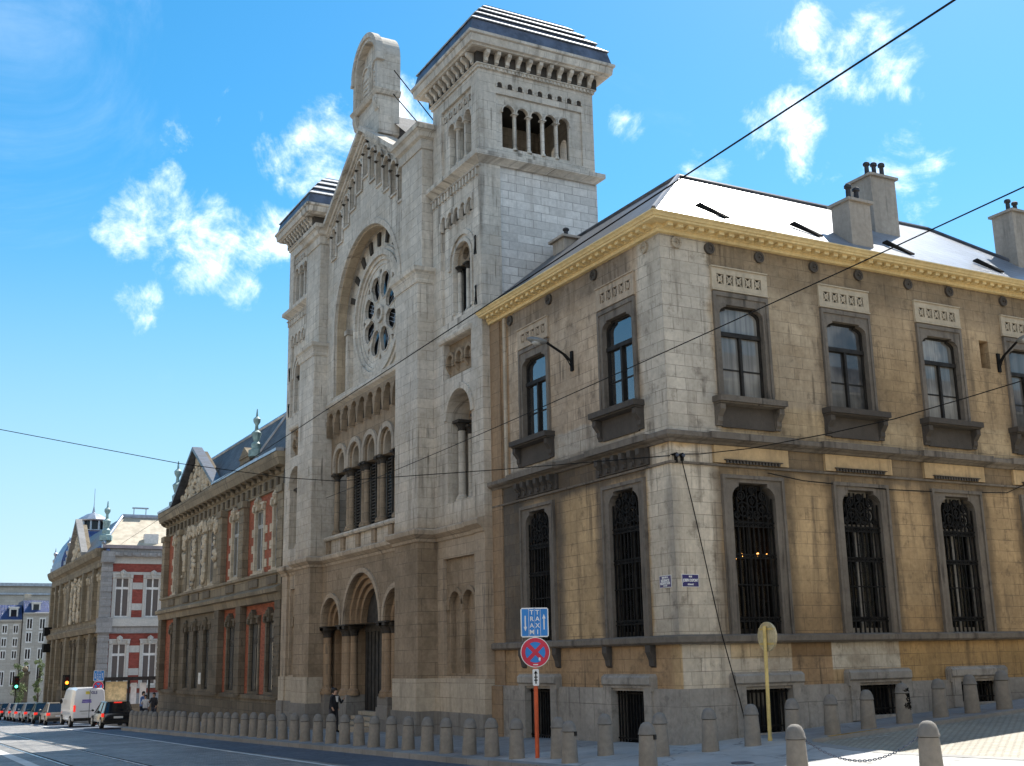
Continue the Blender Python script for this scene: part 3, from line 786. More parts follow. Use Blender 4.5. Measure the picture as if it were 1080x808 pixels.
    P(mb, 'cornice_bracket', M['syn'])
    mb = MB(fside)
    n = 11
    for i in range(n):
        s = -W+(3.7+W)*(i+.5)/n; mb.mould([(.1, 19.46), (.16, 19.5), (.18, 19.6), (.32, 19.7), (.34, 19.805), (.1, 19.805)], s-.062, s+.062)
    for i in range(30):
        s = -W+(3.7+W)*(i+.5)/30; mb.box(s-.035, s+.035, .05, .085, 19.32, 19.4)
    P(mb, 'cornice_bracket', M['syn'])
    mb = MB().sweep(path, [(.08, 19.45), (.104, 19.45), (.104, 19.79), (.08, 19.79)], True); P(mb, 'bracket_backing', M['syn_soot_shade'])  # dark band paints the shade in the gaps between brackets
    # stepped zinc roof
    lev = [(.47, 20.22), (.38, 20.62), (.24, 20.98), (.06, 21.3), (-.18, 21.56), (-.46, 21.76), (-.6, 21.86)]
    prof = []
    for i, (o_, z) in enumerate(lev):
        prof.append((o_, z))
        if i < len(lev)-1: prof.append((o_-.05, z+.02)) if False else None
    mb = MB().sweep(path, [(-1.5, 20.2), (.47, 20.22), (.36, 20.7), (.16, 20.9), (.1, 21.03), (-.1, 21.2), (-.16, 21.34), (-.36, 21.5), (-.42, 21.64), (-.62, 21.8), (-1.5, 21.8)], True)
    P(mb, 'tower_roof', M['zincdark'])
    for o0, z0 in ((.38, 20.68), (.13, 21.02), (-.13, 21.34), (-.39, 21.63)):
        mb = MB().sweep(path, [(o0+.03, z0-.02), (o0+.045, z0+.01), (o0-.235, z0+.235), (o0-.25, z0+.2)], True)
        P(mb, 'roof_step', M['zinc_sunlit'])
    xs = [p[0] for p in path]; ys = [p[1] for p in path]
    mb = MB().box(min(xs)+.55, max(xs)-.55, min(ys)+.55, max(ys)-.55, 21.5, 21.83); P(mb, 'roof_deck', M['zincdark'])
    # corner strip of the tower on the side
    mb = MB(fr).box(8.194, 8.5, -.02, W-.02, 11.62, 16.28); P(mb, 'corner_pilaster', S)
    mb = MB(fr).box(8.19, 8.6, -.29, W-.012, 1.73, 11.59); P(mb, 'corner_pilaster', S)
    # buttress pier
    mb = MB(fr).box(11.5, 13.22, -.3, .8, 1.72, 5.62); P(mb, 'buttress', M['syn_dark'])
    mb = MB(fr).box(11.48, 13.24, -.3, .86, .82, 1.72); P(mb, 'buttress_base', M['pale'])
    mb = MB(fr).box(11.45, 13.27, -.3, .9, -1.5, .82); P(mb, 'buttress_plinth', M['syn_grey'])
    mb = MB(fr).box(11.5, 13.22, -.3, .8, 5.96, 13.6); P(mb, 'buttress', S)
    def coll(o, z0, prof, c0=11.5, c1=13.22, D=.8):
        pth = [fr(c1, -.2, 0)[:2], fr(c1, D, 0)[:2], fr(c0, D, 0)[:2], fr(c0, -.2, 0)[:2]]
        if fr is FM: pth = pth[::-1]
        return MB().sweep(pth, [(a, b+z0) for a, b in prof])
    mb = coll(0, 13.55, [(-.1, 0), (.03, 0), (.05, .08), (.04, .12), (.1, .3), (.16, .36), (.18, .48), (-.1, .52)]); P(mb, 'buttress_capital', M['syn'])
    mb = MB(fr).box(11.55, 13.17, -.3, .62, 14.0, 18.14); P(mb, 'upper_pier', S)
    mb = coll(0, 18.04, [(-.1, 0), (.04, 0), (.06, .1), (.06, .3), (.16, .36), (.2, .5), (.3, .58), (.32, .72), (-.1, .84)], 11.55, 13.17, .62); P(mb, 'pier_cornice', M['syn'])
    # main string course round the wing and its pier
    pts = [(8.2, W), (8.85, W), (8.85, W-.1), (11.5, W-.1), (11.5, .8), (13.22, .8), (13.22, .3)]
    pth = [fr(a, b, 0)[:2] for a, b in pts]
    if fr is FL: pth = pth[::-1]
    mb = MB().sweep(pth, [(-.15, 5.58), (.04, 5.6), (.07, 5.68), (.14, 5.74), (.22, 5.8), (.24, 5.92), (.2, 5.96), (-.15, 6.02)]); P(mb, 'main_string', M['syn'])

# ---- central bay
C0, C1 = 13.22, 21.18
def rake(y): return 21.1-.655*abs(y-YC)
gab = [(C0, 11.6), (C1, 11.6), (C1, rake(C1)), (YC, 21.1), (C0, rake(C0))]
big = arch(YC, 3.1, 11.75, 14.25, 36)
nich = []
nic = [0]+[k for i in range(1, 6) for k in (i, -i)]
for i in nic:
    c = YC+i*.66; top = rake(c)-.5-(0 if i else .05)
    nich.append((c, top))
holes = [big]
for c, top in nich:
    hw = .235; z0 = top-1.2
    holes.append(arch(c, hw, z0, top-hw, 10))
MBg = MB(FL).plate(gab, holes, -.25, .3); P(MBg, 'gable_wall', M['syn'])
mb = MB(FL).box(C0, C1, -.05, .1, 16.0, 18.0) if False else MB(FL)
for c, top in nich: mb.box(c-.25, c+.25, -.2, .15, top-1.25, top+.02)
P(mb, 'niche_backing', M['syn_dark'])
mb = MB(FL); cp = MB(FL)
for c, top in nich:
    mb.plate(archivolt(c, .237, .31, top-.235, .03), (), .29, .37); mb.plate([(c-.3, top-1.27), (c+.3, top-1.27), (c+.3, top-1.2), (c-.3, top-1.2)], (), .29, .36)
    x, y, _ = FL(c+.0, .2, 0)
    cp.box(*FL(c, .28, 0)[:1]*1, 0, 0, 0, 0, 0) if False else None
P(mb, 'niche_arch', M['syn'])
mb = MB(FL)
for c, top in nich:
    for q in (-.285, .285): column(mb, c+q, .34, top-1.2, top-.24, .034, cp)
P(mb, 'niche_column', M['syn'], True); P(cp, 'capital', M['syn_soot_shade'])
# rake coping
for sg in (1, -1):
    mb = MB(FL)
    y0, y1 = YC, YC+sg*4.12
    for (a, b, d0, d1) in ((-.02, .17, -.3, .62), (-.2, -.02, -.3, .46), (-.3, -.2, -.3, .38)):
        mb.plate([(y0, rake(y0)+a), (y1, rake(y1)+a), (y1, rake(y1)+b), (y0, rake(y0)+b)], (), d0, d1+(.002 if sg > 0 else 0))
    P(mb, 'gable_coping', M['syn'])
# big arch mouldings, radial blocks, rose
mb = MB(FL).plate(archivolt(YC, 3.1, 3.3, 14.25, 2.5, 40), (), .29, .34); P(mb, 'great_arch', M['syn'])
mb = MB(FL).plate(archivolt(YC, 3.02, 3.1, 14.25, 2.5, 40), (), -.1, .22); P(mb, 'great_arch_soffit', M['soffit'])
mb = MB(FL).plate([(YC-3.3, 11.6), (YC+3.3, 11.6), (YC+3.3, 17.5), (YC-3.3, 17.5)], [circ(YC, 14.22, 2.25, 44)], -.55, -.25); P(mb, 'rose_wall', M['syn'])
mb = MB(FL)
for i in range(11):
    a = PI*(.04+.92*i/10)
    for q in (-1,):
        ca, sa = math.cos(a), math.sin(a)
        if sa < .15: continue
        w = .09
        p = [(2.5, -w), (2.98, -w*1.3), (2.98, w*1.3), (2.5, w)]
        mb.plate([(YC+r_*ca-t_*sa, 14.25+r_*sa+t_*ca) for r_, t_ in p], (), -.26, -.17)
P(mb, 'radial_block', M['syn_soot_shade'])
mb = MB(FL)
for s in (YC-2.78, YC+2.78): mb.box(s-.12, s+.12, -.26, -.05, 11.75, 14.1); mb.box(s-.17, s+.17, -.26, 0, 14.1, 14.28)
P(mb, 'arch_jamb', M['syn'])
mb = MB(FL)
for r0, r1, d in ((2.28, 2.42, -.17), (2.1, 2.28, -.1), (1.95, 2.1, -.19), (1.8, 1.95, -.25)): mb.ring(YC, 14.22, r0, r1, -.6, d, 56)
P(mb, 'rose_moulding', M['syn'], True)
pet = []
for k in range(8):
    a = PI/8+k*PI/4; ca, sa = math.cos(a), math.sin(a); l = []
    for i in range(24):
        t = 2*PI*i/24
        rr = 1.07+.47*math.cos(t); w = (.36+.06*math.cos(t))*math.sin(t)*(1-.12*math.cos(4*t))
        l.append((YC+rr*ca-w*sa, 14.22+rr*sa+w*ca))
    pet.append(l)
tri = []
for k in range(8):
    a = k*PI/4; ca, sa = math.cos(a), math.sin(a)
    tri.append([(YC+r_*ca-t_*sa, 14.22+r_*sa+t_*ca) for r_, t_ in ((1.42, 0), (1.62, -.12), (1.68, 0), (1.62, .12))])
mb = MB(FL).plate(circ(YC, 14.22, 1.8, 56), pet+tri+[circ(YC, 14.22, .2, 16)], -.38, -.28); P(mb, 'rose_tracery', M['syn'])
mb = MB(FL)
for k in range(8):
    a = PI/8+k*PI/4; ca, sa = math.cos(a), math.sin(a); l = []; l2 = []
    for i in range(24):
        t = 2*PI*i/24
        for o_, lst in ((1.0, l2), (1.1, l)):
            rr = 1.07+.47*o_*math.cos(t); w = o_*(.36+.06*math.cos(t))*math.sin(t)*(1-.12*math.cos(4*t)); lst.append((YC+rr*ca-w*sa, 14.22+rr*sa+w*ca))
    mb.plate(l, [l2], -.3, -.25)
mb.ring(YC, 14.22, .2, .33, -.3, -.2, 18)
P(mb, 'petal_moulding', M['syn'])
mb = MB(FL).disc(YC, 14.22, 1.82, -.5, -.44, 40); P(mb, 'rose_glass', M['darkglass'])
mb = MB(FL)
for k in range(8):
    a = PI/8+k*PI/4
    mb.ring(YC+1.15*math.cos(a), 14.22+1.15*math.sin(a), .13, .155, -.44, -.41, 12)
    for q in (-.14, 0, .14):
        ca, sa = math.cos(a), math.sin(a)
        mb.plate([(YC+r_*ca-(q+t_)*sa, 14.22+r_*sa+(q+t_)*ca) for r_, t_ in ((.6, -.012), (1.5, -.012), (1.5, .012), (.6, .012))], (), -.439, -.42+q*.02)
P(mb, 'leaded_bars', M['zinc'])
# gallery
G = .05
mb = MB(FL).mould([(-.3, 11.32), (.1, 11.34), (.16, 11.42), (.3, 11.5), (.34, 11.58), (.3, 11.64), (-.3, 11.8)], C0, C1); P(mb, 'gallery_cornice', M['syn'])
ga = [YC+1.48*i for i in (-2, -1, 0, 1, 2)]
mb = MB(FL).plate(rect(C0, C1, 8.95, 11.4), [arch(c, .54, 8.951, 9.3, 14) for c in ga], -.3, G); P(mb, 'gallery_wall', M['syn_dark'])
mb = MB(FL)
for c in ga:
    mb.plate(archivolt(c, .545, .72, 9.3, .3), (), G-.02, G+.08); mb.plate(archivolt(c, .42, .545, 9.3, .3), (), -.3, -.02)
P(mb, 'gallery_arch', M['syn_mid'])
corbels(FL, C0, C1, 10.38, 11.33, 10, G-.02, G+.2, 'corbel_table', M['syn_dark'])
mb = MB(FL).box(C0, C1, G, G+.012, 10.55, 11.3); P(mb, 'corbel_backing', M['syn_soot_shade'])  # dark sheet puts the shade of the corbel recesses into colour
mb = MB(FL); cp = MB(FL)
for i in range(6):
    c = YC+1.48*(i-2.5)
    for q in (-.13, .13) if 0 < i < 5 else ((.1,) if i == 0 else (-.1,)):
        column(mb, c+q, -.06, 6.75, 8.97, .105, cp)
P(mb, 'gallery_column', M['syn_dark'], True); P(cp, 'capital', M['syn_soot_shade'])
mb = MB(FL).box(C0, C1, -.75, -.6, 6.6, 10.3); P(mb, 'gallery_glass', M['darkglass'])
mb = MB(FL)
for c in ga:
    for q in (-.5, -.02, .44): mb.box(c+q, c+q+.05, -.6, -.54, 6.7, 9.8)
    for k in range(26): mb.box(c-.5, c+.5, -.59, -.575, 6.8+k*.11, 6.835+k*.11)
P(mb, 'gallery_louvres', M['louvre'])
mb = MB(FL).mould([(-.7, 6.5), (.28, 6.52), (.32, 6.58), (.3, 6.66), (-.7, 6.7)], C0, C1).box(C0, C1, -.4, .16, 5.9, 6.52); P(mb, 'gallery_parapet', M['syn'])
mb = MB(FL)
for i in range(6): c = YC+1.48*(i-2.5); mb.box(max(c-.16, C0), min(c+.16, C1), .15, .24, 5.98, 6.5)
P(mb, 'parapet_pier', M['syn_dark'])
mb = MB(FL).mould([(.1, 5.58), (.34, 5.6), (.37, 5.68), (.44, 5.74), (.52, 5.8), (.54, 5.92), (.5, 5.96), (.1, 6.02)], C0, C1); P(mb, 'main_string', M['syn'])
# portal
Pd = .32
ar = [(YC, 1.62), (YC-2.97, .95), (YC+2.97, .95)]
mb = MB(FL).plate(rect(C0, C1, 3.46, 5.62), [arch(c, r, 3.461, 3.5, 24) for c, r in ar], -.15, Pd); P(mb, 'portal_wall', M['syn_dark'])
mb = MB(FL)
for c, r in ar: mb.plate(archivolt(c, r+.005, r+.16, 3.5, .03, 24), (), Pd-.02, Pd+.07)
P(mb, 'portal_arch', M['syn'])
mb = MB(FL)
for c, r in ar:
    for k, (dr, d0, d1) in enumerate(((.0, -.3, .16), (.17, -.4, .02), (.34, -.45, -.1)) if r > 1.2 else ((0, -.3, .12), (.17, -.4, .0))):
        mb.plate(archivolt(c, r-dr-.17, r-dr, 3.5, .04, 24), (), d0, d1)
P(mb, 'portal_order', M['syn_warm'])
mb = MB(FL).plate([(C0, 3.46), (C0, 5.6), (C1, 5.6), (C1, 3.46)], [arch(c, r-(.48 if r > 1.2 else .36), 3.461, 3.5, 20) for c, r in ar], -.4, -.16); P(mb, 'inner_wall', M['syn_warm'])
# piers between the doors with columns
mb = MB(FL); cp = MB(FL); pl = MB(FL); jm_ = MB(FL)
for c, w in ((YC-1.82, .6), (YC+1.82, .6), (C0+.12, .42), (C1-.12, .42)):
    jm_.box(max(c-w*.62, C0), min(c+w*.62, C1), -.4, -.08, .9, 3.44)
    for q in (-.36, -.12, .12, .36) if w > .5 else (-.14, .14):
        dd = .16 if abs(q) < .2 else .02
        s = min(max(c+q*.95, C0+.12), C1-.12)
        column(mb, s, dd, 1.12, 3.42, .13, cp)
    pl.box(max(c-w*.8, C0), min(c+w*.8, C1), -.4, .34, -1.5, .82); pl.box(max(c-w*.72, C0), min(c+w*.72, C1), -.4, .31, .82, 1.14)
    cp.box(max(c-w*.86, C0+.01), min(c+w*.86, C1-.01), -.3, .41, 3.425, 3.475)
P(jm_, 'portal_jamb', M['syn_warm']); P(mb, 'portal_column', M['syn_warm'], True); P(cp, 'capital', M['syn_soot_shade']); P(pl, 'portal_pedestal', M['syn_grey'])
for c, hw, z0 in ((YC, 1.15, .55), (YC-2.97, .62, .55), (YC+2.97, .62, .55)):
    d = MB(FL).plate(arch(c, hw+.08, z0, 3.5, 16), (), -.36, -.3)
    for i in range(-3, 4): d.box(c+i*hw/3.6-.012, c+i*hw/3.6+.012, -.3, -.27, z0+.1, 3.3)
    d.box(c-hw, c+hw, -.3, -.25, 3.2, 3.36)
    d.build('door', M['doorblack'] if hw > 1 else M['syn_warm'], sy)
mb = MB(FL)
for i in range(4): mb.box(YC-1.25, YC+1.25, -.35, .72-i*.26, -1.2 if i == 0 else .08+i*.14, .06+(i+1)*.14)
mb.box(C0+.45, YC-2.4, -.35, .05, -1.2, .6); mb.box(YC+2.4, C1-.45, -.35, .05, -1.2, .6)
P(mb, 'steps', M['pale'])
mb = MB(FL).box(C0, C1, -1.9, -.5, -1, 5.6); P(mb, 'core_wall', M['room'])
# tablet on the gable
tb = MB(FL).plate(arch(YC, 1.22, 22.1, 23.62, 22), [arch(YC, .98, 22.34, 23.62, 20)], -.5, .4)
tb.plate(arch(YC, 1.0, 22.3, 23.62, 20), (), -.45, .14)
tb.ring(YC, 23.62, .0001+.62, .78, .13, .2, 26) if False else None
tab = P(tb, 'tablet', M['syn'])
mb = MB(FL).plate(archivolt(YC, 1.12, 1.3, 23.62, .12, 22), (), .2, .46); mb.box(YC-1.34, YC-1.1, .15, .47, 23.38, 23.5); mb.box(YC+1.1, YC+1.34, .15, .47, 23.38, 23.5); P(mb, 'tablet_arch', M['syn'], False, tab)
mb = MB(FL)
for c in (-.5, .5):
    mb.plate(arch(YC+c, .42, 22.45, 23.5, 12), [arch(YC+c, .36, 22.51, 23.5, 12)], .13, .2)
    for k in range(5): mb.box(YC+c-.26, YC+c+.26, .13, .165, 22.62+k*.19, 22.7+k*.19)
P(mb, 'tablet_relief', M['syn'], False, tab)
pth = [FL(YC+1.18, -.5, 0)[:2], FL(YC+1.18, .36, 0)[:2], FL(YC-1.18, .36, 0)[:2], FL(YC-1.18, -.5, 0)[:2]]
mb = MB().sweep(pth[::-1] if False else pth, [(-.1, 22.06), (.05, 22.08), (.1, 22.16), (.14, 22.26), (-.1, 22.32)]); P(mb, 'tablet_string', M['syn'], False, tab)
mb = MB(FL).box(YC-1.16, YC+1.16, -.49, .3, 20.6, 22.12)
for s in (YC-1.0, YC+1.0): mb.mould([(.3, 21.5), (.36, 21.55), (.44, 21.85), (.44, 22.04), (.3, 22.04)], s-.16, s+.16)
P(mb, 'tablet_base', M['syn'], False, tab)
mb = MB()
for a, b in (((.2, 15.83, 23.0), (1.0, 13.9, 20.2)), ((.2, 15.9, 22.1), (.5, 14.3, 20.3))): mb.tube([a, b], .022, 5)
P(mb, 'guy_wire', M['iron'])
# nave roof and body behind
mb = MB(); RZ = 21.15
RZ = 21.95
mb.add([(.3, YC, RZ), (3.5, YC, RZ), (3.5, C0-.3, RZ-3.3), (.3, C0-.3, RZ-3.3), (3.5, C1+.3, RZ-3.3), (.3, C1+.3, RZ-3.3)], [(0, 1, 2, 3), (0, 5, 4, 1)])
P(mb, 'nave_roof', M['slatedull'])
mb = MB().box(2.2, 3.5, 13.0, 21.4, -1.5, 18.2).box(3.85, 24, 8.4, 26.0, -1.5, 10.0); P(mb, 'nave_wall', M['side'])
# ================================================================== red brick houses
def relief(mb, s0, s1, z0, z1, d, n, r=.16, inside=None, rnd=random):
    k = 0
    while k < n:
        s = rnd.uniform(s0, s1); z = rnd.uniform(z0, z1)
        if inside and not inside(s, z): continue
        x, y, _ = mb.fr(s, d, 0); keep = mb.fr; mb.fr = FW
        rr = r*rnd.uniform(.6, 1.2); mb.ball((x, y, z), rr*.7, rr, rr*rnd.uniform(.7, 1.5), 7, 5); mb.fr = keep; k += 1
def finial(parent, x, y, z, h, mat):
    k = h/1.9
    MB().lathe(x, y, [(.3*k, z), (.3*k, z+.25*k), (.18*k, z+.3*k), (.2*k, z+.5*k), (.1*k, z+.6*k), (.17*k, z+.8*k), (.2*k, z+.95*k), (.08*k, z+1.05*k), (.06*k, z+1.25*k), (.14*k, z+1.38*k), (.15*k, z+1.5*k), (.05*k, z+1.6*k), (.02*k, z+1.9*k)], 8).build('finial', mat, parent, True)
def bwindow(fr, c, hw, z0, z1, parent, surround, sash, key=True, quoin=None, arched=False):
    w = MB(fr).plate(rect(c-hw-.2, c+hw+.2, z0-.12, z1+.22), [rect(c-hw, c+hw, z0, z1)], -.16, .05)
    w.box(c-hw-.3, c+hw+.3, -.1, .13, z0-.22, z0-.1); w.box(c-hw-.26, c+hw+.26, -.05, .12, z1+.2, z1+.3)
    if key:
        w.plate([(c-.12, z1-.04), (c+.12, z1-.04), (c+.2, z1+.42), (c, z1+.56), (c-.2, z1+.42)], (), 0, .2)
        x, y, _ = fr(c, .2, 0); k_ = w.fr; w.fr = FW; w.ball((x, y, z1+.3), .12, .12, .16, 8, 5); w.fr = k_
        w.mould([(.05, z1-.1), (.16, z1-.02), (.16, z1+.2), (.05, z1+.2)], c-hw-.22, c-hw-.04); w.mould([(.05, z1-.1), (.16, z1-.02), (.16, z1+.2), (.05, z1+.2)], c+hw+.04, c+hw+.22)
    if quoin:
        n = int((z1-z0)/.72)
        for i in range(n):
            for q in (-1, 1): w.box(c+q*(hw+.36)-.2, c+q*(hw+.36)+.2, -.02, .035, z0+.1+i*.72, z0+.44+i*.72)
    o = w.build('window', surround, parent)
    s = MB(fr).plate(rect(c-hw, c+hw, z0, z1), [rect(c-hw+.08, c-.05, z0+.1, z0+(z1-z0)*.70), rect(c+.05, c+hw-.08, z0+.1, z0+(z1-z0)*.70), rect(c-hw+.08, c-.05, z0+(z1-z0)*.76, z1-.08), rect(c+.05, c+hw-.08, z0+(z1-z0)*.76, z1-.08)], -.11, -.07)
    s.build('sash', sash, o)
    MB(fr).box(c-hw, c+hw, -.1, -.088, z0, z1).build('pane', M['greyglass'], o)
    return o
def gk(y): return -.0235*y
b1 = thing('brick_town_house', 'long sooty red brick and stone house with carved pediment, next to the synagogue', 'building', (0, 38, -.4))
Y0, Y1 = 26.25, 49.2
up = [27.75, 30.45, 34.3, 38.7, 40.9, 43.1, 46.4]; lo = [28.3, 30.75, 34.5, 38.9, 41.0, 43.0, 46.3]
mb = MB(FL).plate(rect(Y0, Y1, .9, 5.0), [rect(c-.78, c+.78, 1.0, 4.2) for c in lo], -.35, 0); mb.build('wall', M['brick'], b1)
mb = MB(FL).plate(rect(Y0, Y1, 5.0, 10.2), [rect(c-.8, c+.8, 6.05, 9.1) for c in up], -.35, 0); mb.build('wall', M['brick'], b1)
mb = MB(FL).box(36.5, 44.9, -.02, .12, .9, 4.6)if False else MB(FL)
mb.plate(rect(36.6, 44.8, .95, 4.7), [rect(c-.6, c+.6, 1.05, 4.15) for c in lo[3:6]], -.02, .1); mb.build('centre_facing', M['bstone2'], b1)
mb = MB(FL).plate(rect(36.6, 44.8, 5.9, 9.4), [rect(c-.62, c+.62, 6.05, 9.05) for c in up[3:6]], -.02, .1); mb.build('centre_facing', M['bstone'], b1)
MB(FL).box(Y0, Y1, -.3, .1, -3, .92).box(Y0, Y1, -.3, .16, .78, .96).build('plinth', M['bstone2'], b1)
for c in lo: bwindow(FL, c, .62, 1.08, 3.95, b1, M['bstone2'], M['frame'])
for c in up: bwindow(FL, c, .6, 6.15, 8.8, b1, M['bpale'], M['greypaint'], True, quoin=not (37 < c < 44.5))
for s in (26.7, 32.55, 36.3, 45.05, 48.8):
    mb = MB(FL).box(s-.36, s+.36, 0, .28, .9, 4.75)
    for i in range(10): mb.box(s-.375, s+.375, .01, .3, 1.0+i*.38, 1.3+i*.38)
    mb.build('pilaster', M['bstone2'], b1)
    mb = MB(FL).box(s-.34, s+.34, 0, .26, 5.9, 9.3)
    for i in range(8): mb.box(s-.355, s+.355, .01, .28, 6.0+i*.4, 6.33+i*.4)
    mb.box(s-.42, s+.42, 0, .36, 9.1, 9.4)
    mb.build('pilaster', M['bstone'], b1)
segs = [(Y0, Y1, 0)]
MB(FL).mould([(-.1, 4.7), (.3, 4.72), (.34, 4.85), (.36, 5.0), (.5, 5.05), (.52, 5.2), (.4, 5.28), (.2, 5.35), (.2, 5.8), (.3, 5.84), (.3, 5.95), (-.1, 6.0)], Y0, Y1).build('string_course', M['bstone'], b1)
mb = MB(FL)
for c in up: mb.box(c-.7, c+.7, .2, .27, 5.42, 5.76)
mb.build('string_panel', M['bstone2'], b1)
MB(FL).mould([(-.1, 9.35), (.1, 9.38), (.1, 9.95), (.2, 10.0), (.22, 10.15), (.5, 10.2), (.56, 10.4), (.62, 10.6), (.62, 10.72), (-.1, 10.78)], Y0, Y1).build('cornice', M['bstone'], b1)
mb = MB(FL)
for i in range(26): c = Y0+.4+i*.88; mb.box(c-.12, c+.12, .1, .2, 9.5, 9.85); mb.mould([(.2, 9.98), (.28, 10.0), (.44, 10.12), (.44, 10.2), (.2, 10.2)], c+.3, c+.46)
mb.build('frieze_ornament', M['bstone2'], b1)
mb = MB(FL).mould([(.3, 10.72), (.66, 10.74), (.66, 10.86), (.3, 10.9)], Y0, 36.8).mould([(.3, 10.72), (.66, 10.74), (.66, 10.86), (.3, 10.9)], 45.9, Y1); mb.build('gutter', M['zinc'], b1)
# pediment
mb = MB(FL).plate([(36.9, 10.7), (45.8, 10.7), (41.35, 13.2)], (), -.2, .2); mb.build('pediment', M['bstone2'], b1)
mb = MB(FL)
for a, b in (((36.7, 10.72), (41.35, 13.2)), ((46.0, 10.72), (41.35, 13.2))):
    mb.plate([a, b, (b[0], b[1]+.2), (a[0], a[1]+.17)], (), .1, .62 if a[0] < 40 else .618)
mb.build('pediment_coping', M['lead'], b1)
mb = MB(FL); relief(mb, 37.5, 45.2, 10.85, 13, .2, 130, .17, lambda s, z: z < 10.75+(1-abs(s-41.35)/4.3)*2.2)
mb.build('pediment_carving', M['bpale'], b1, True)
mb = MB(FL); 
for c in (39.8, 42.0): relief(mb, c-.3, c+.3, 6.2, 9.2, .14, 46, .15)
for c in (37.6, 44.2): relief(mb, c-.3, c+.3, 6.8, 9.2, .14, 26, .15)
for c in up[3:6]: relief(mb, c-.6, c+.6, 8.9, 9.35, .14, 12, .13)
mb.build('wall_carving', M['bpale'], b1, True)
mb = MB(); rz = 12.35
rz = 12.75
mb.add([(-.3, Y0, 10.8), (1.0, Y0, rz+.4), (1.0, Y1-4, rz+.4), (-.3, Y1, 10.8), (9, Y1, 10.75), (9, Y0, 10.75), (6.5, Y0, rz+.4), (6.5, Y1-4, rz+.4)], [(0, 1, 2, 3), (1, 6, 7, 2), (2, 7, 4, 3), (7, 6, 5, 4)])
mb.build('roof', M['slategrey'], b1)
mb = MB().tube([(1.0, Y0, rz+.42), (1.0, Y1-4, rz+.42)], .09, 6); mb.tube([(-.25, 31.5, 10.9), (.98, 29.8, rz+.42)], .07, 6); mb.build('ridge_cap', M['zinc'], b1)
mb = MB(FL).box(31.6, 33.2, -1.2, .25, 10.6, 11.4).plate([(31.5, 11.4), (33.3, 11.4), (32.4, 11.9)], (), -1.2, .3).build('dormer_base', M['bstone'], b1)
finial(b1, -.05, 31.3, 11.3, 2.2, M['verdigris']); finial(b1, -.1, 46.8, 10.8, 2.7, M['verdigris'])
MB().box(.6, 1.5, 48.0, 49.0, 10.7, 12.6).box(.5, 1.6, 47.9, 49.1, 12.6, 12.8).build('chimney', M['bstone2'], b1)
MB().box(.4, 9, Y0+.02, Y1-.02, -3, 10.7).build('body_wall', M['brick'], b1)
MB(FL).tube([FL(0, 0, 0), FL(0, 0, 0)], .01) if False else None
MB().tube([(-.16, 26.5, -.4), (-.16, 26.5, 10.3)], .06, 8).build('downpipe', M['frame'], b1)
MB(FL).box(39.6, 40.0, .1, .14, 1.3, 1.85).build('notice', M['whitepaint'], b1)

# second brick house beyond the yard
b2 = thing('brick_corner_house', 'cleaned red and white brick house with blue domed roof beyond the sooty brick house', 'building', (0, 83, -1.5))
YB = 69.5; YF = 96.5
def FB(s, d, z): return (s, YB-d, z)
wx = [1.22, 3.38, 5.54]
mb = MB(FB).plate(rect(.2, 7.2, .2, 10.2), [rect(c-.62, c+.62, .7, 4.0) for c in wx]+[rect(c-.62, c+.62, 5.55, 8.75) for c in wx], -.35, 0); mb.build('wall', M['brickfar'], b2)
for c in wx:
    for z0, z1 in ((.9, 3.85), (5.7, 8.55)):
        o = bwindow(FB, c, .5, z0, z1, b2, M['white'], M['whitepaint'], True)
    mb = MB(FB)
    for z in (1.6, 3.2, 6.2, 7.7): mb.box(c+.72, c+1.44, -.01, .03, z, z+.48)
    mb.box(c+.72, c+1.44, -.01, .025, .8, 1.0)
    mb.build('white_band', M['white'], b2)
MB(FB).box(.3, 7.2, -.02, .04, 8.75, 8.95).box(.3, 7.2, -.02, .3, 5.05, 5.6).box(.3, 7.2, -.02, .16, 5.6, 5.68).box(.3, 7.2, -.02, .05, 9.55, 10.05).build('white_course', M['white'], b2)
MB(FB).box(.25, 7.2, -.02, .12, 4.55, 5.05).box(.25, 7.2, 0, .4, 10.05, 10.35).box(.2, 7.2, 0, .3, 10.35, 10.6).build('cornice', M['grey3'], b2)
MB(FB).mould([(0, 10.6), (.5, 10.62), (.55, 10.85), (0, 10.9)], -.4, 7.2).build('gutter', M['zinc'], b2)
mb = MB(FB)
for i in range(12): c = .5+i*.6; mb.box(c, c+.28, .4, .55, 10.12, 10.32)
mb.build('cornice_bracket', M['grey3'], b2)
for fr, s in ((FB, -.15), ):
    mb = MB(fr).box(-.25, .45, -.4, .1, -2.5, 9.9)
    for i in range(24): mb.box(-.27, .47, -.38, .14, -2+i*.5, -1.62+i*.5)
    mb.box(-.4, .6, -.5, .34, 4.6, 5.63); mb.box(-.33, .53, -.45, .46, 9.6, 10.42)
    mb.build('corner_pilaster', M['grey3'], b2)
MB(FB).box(0, 7.2, -.3, .1, -2.5, .35).build('plinth', M['grey3'], b2)
us = [71.6, 74.0, 76.4, 79.2, 81.3, 83.4, 86.4, 88.9, 91.8, 94.6]
mb = MB(FL).plate(rect(YB+.4, YF, .2, 10.3), [rect(c-.7, c+.7, .7, 4.0) for c in us]+[rect(c-.7, c+.7, 5.6, 8.75) for c in us], -.35, .1); mb.build('wall', M['bstone'], b2)
for c in us:
    bwindow(FL, c, .52, .9, 3.85, b2, M['bstone2'], M['greypaint']); bwindow(FL, c, .52, 5.75, 8.5, b2, M['bpale'], M['greypaint'])
for s in (72.8, 77.7, 84.9, 90.3, 93.2, 96.1):
    MB(FL).box(s-.35, s+.35, .08, .4, -2, 4.6).box(s-.33, s+.33, .08, .38, 5.6, 9.4).build('pilaster', M['bstone'], b2)
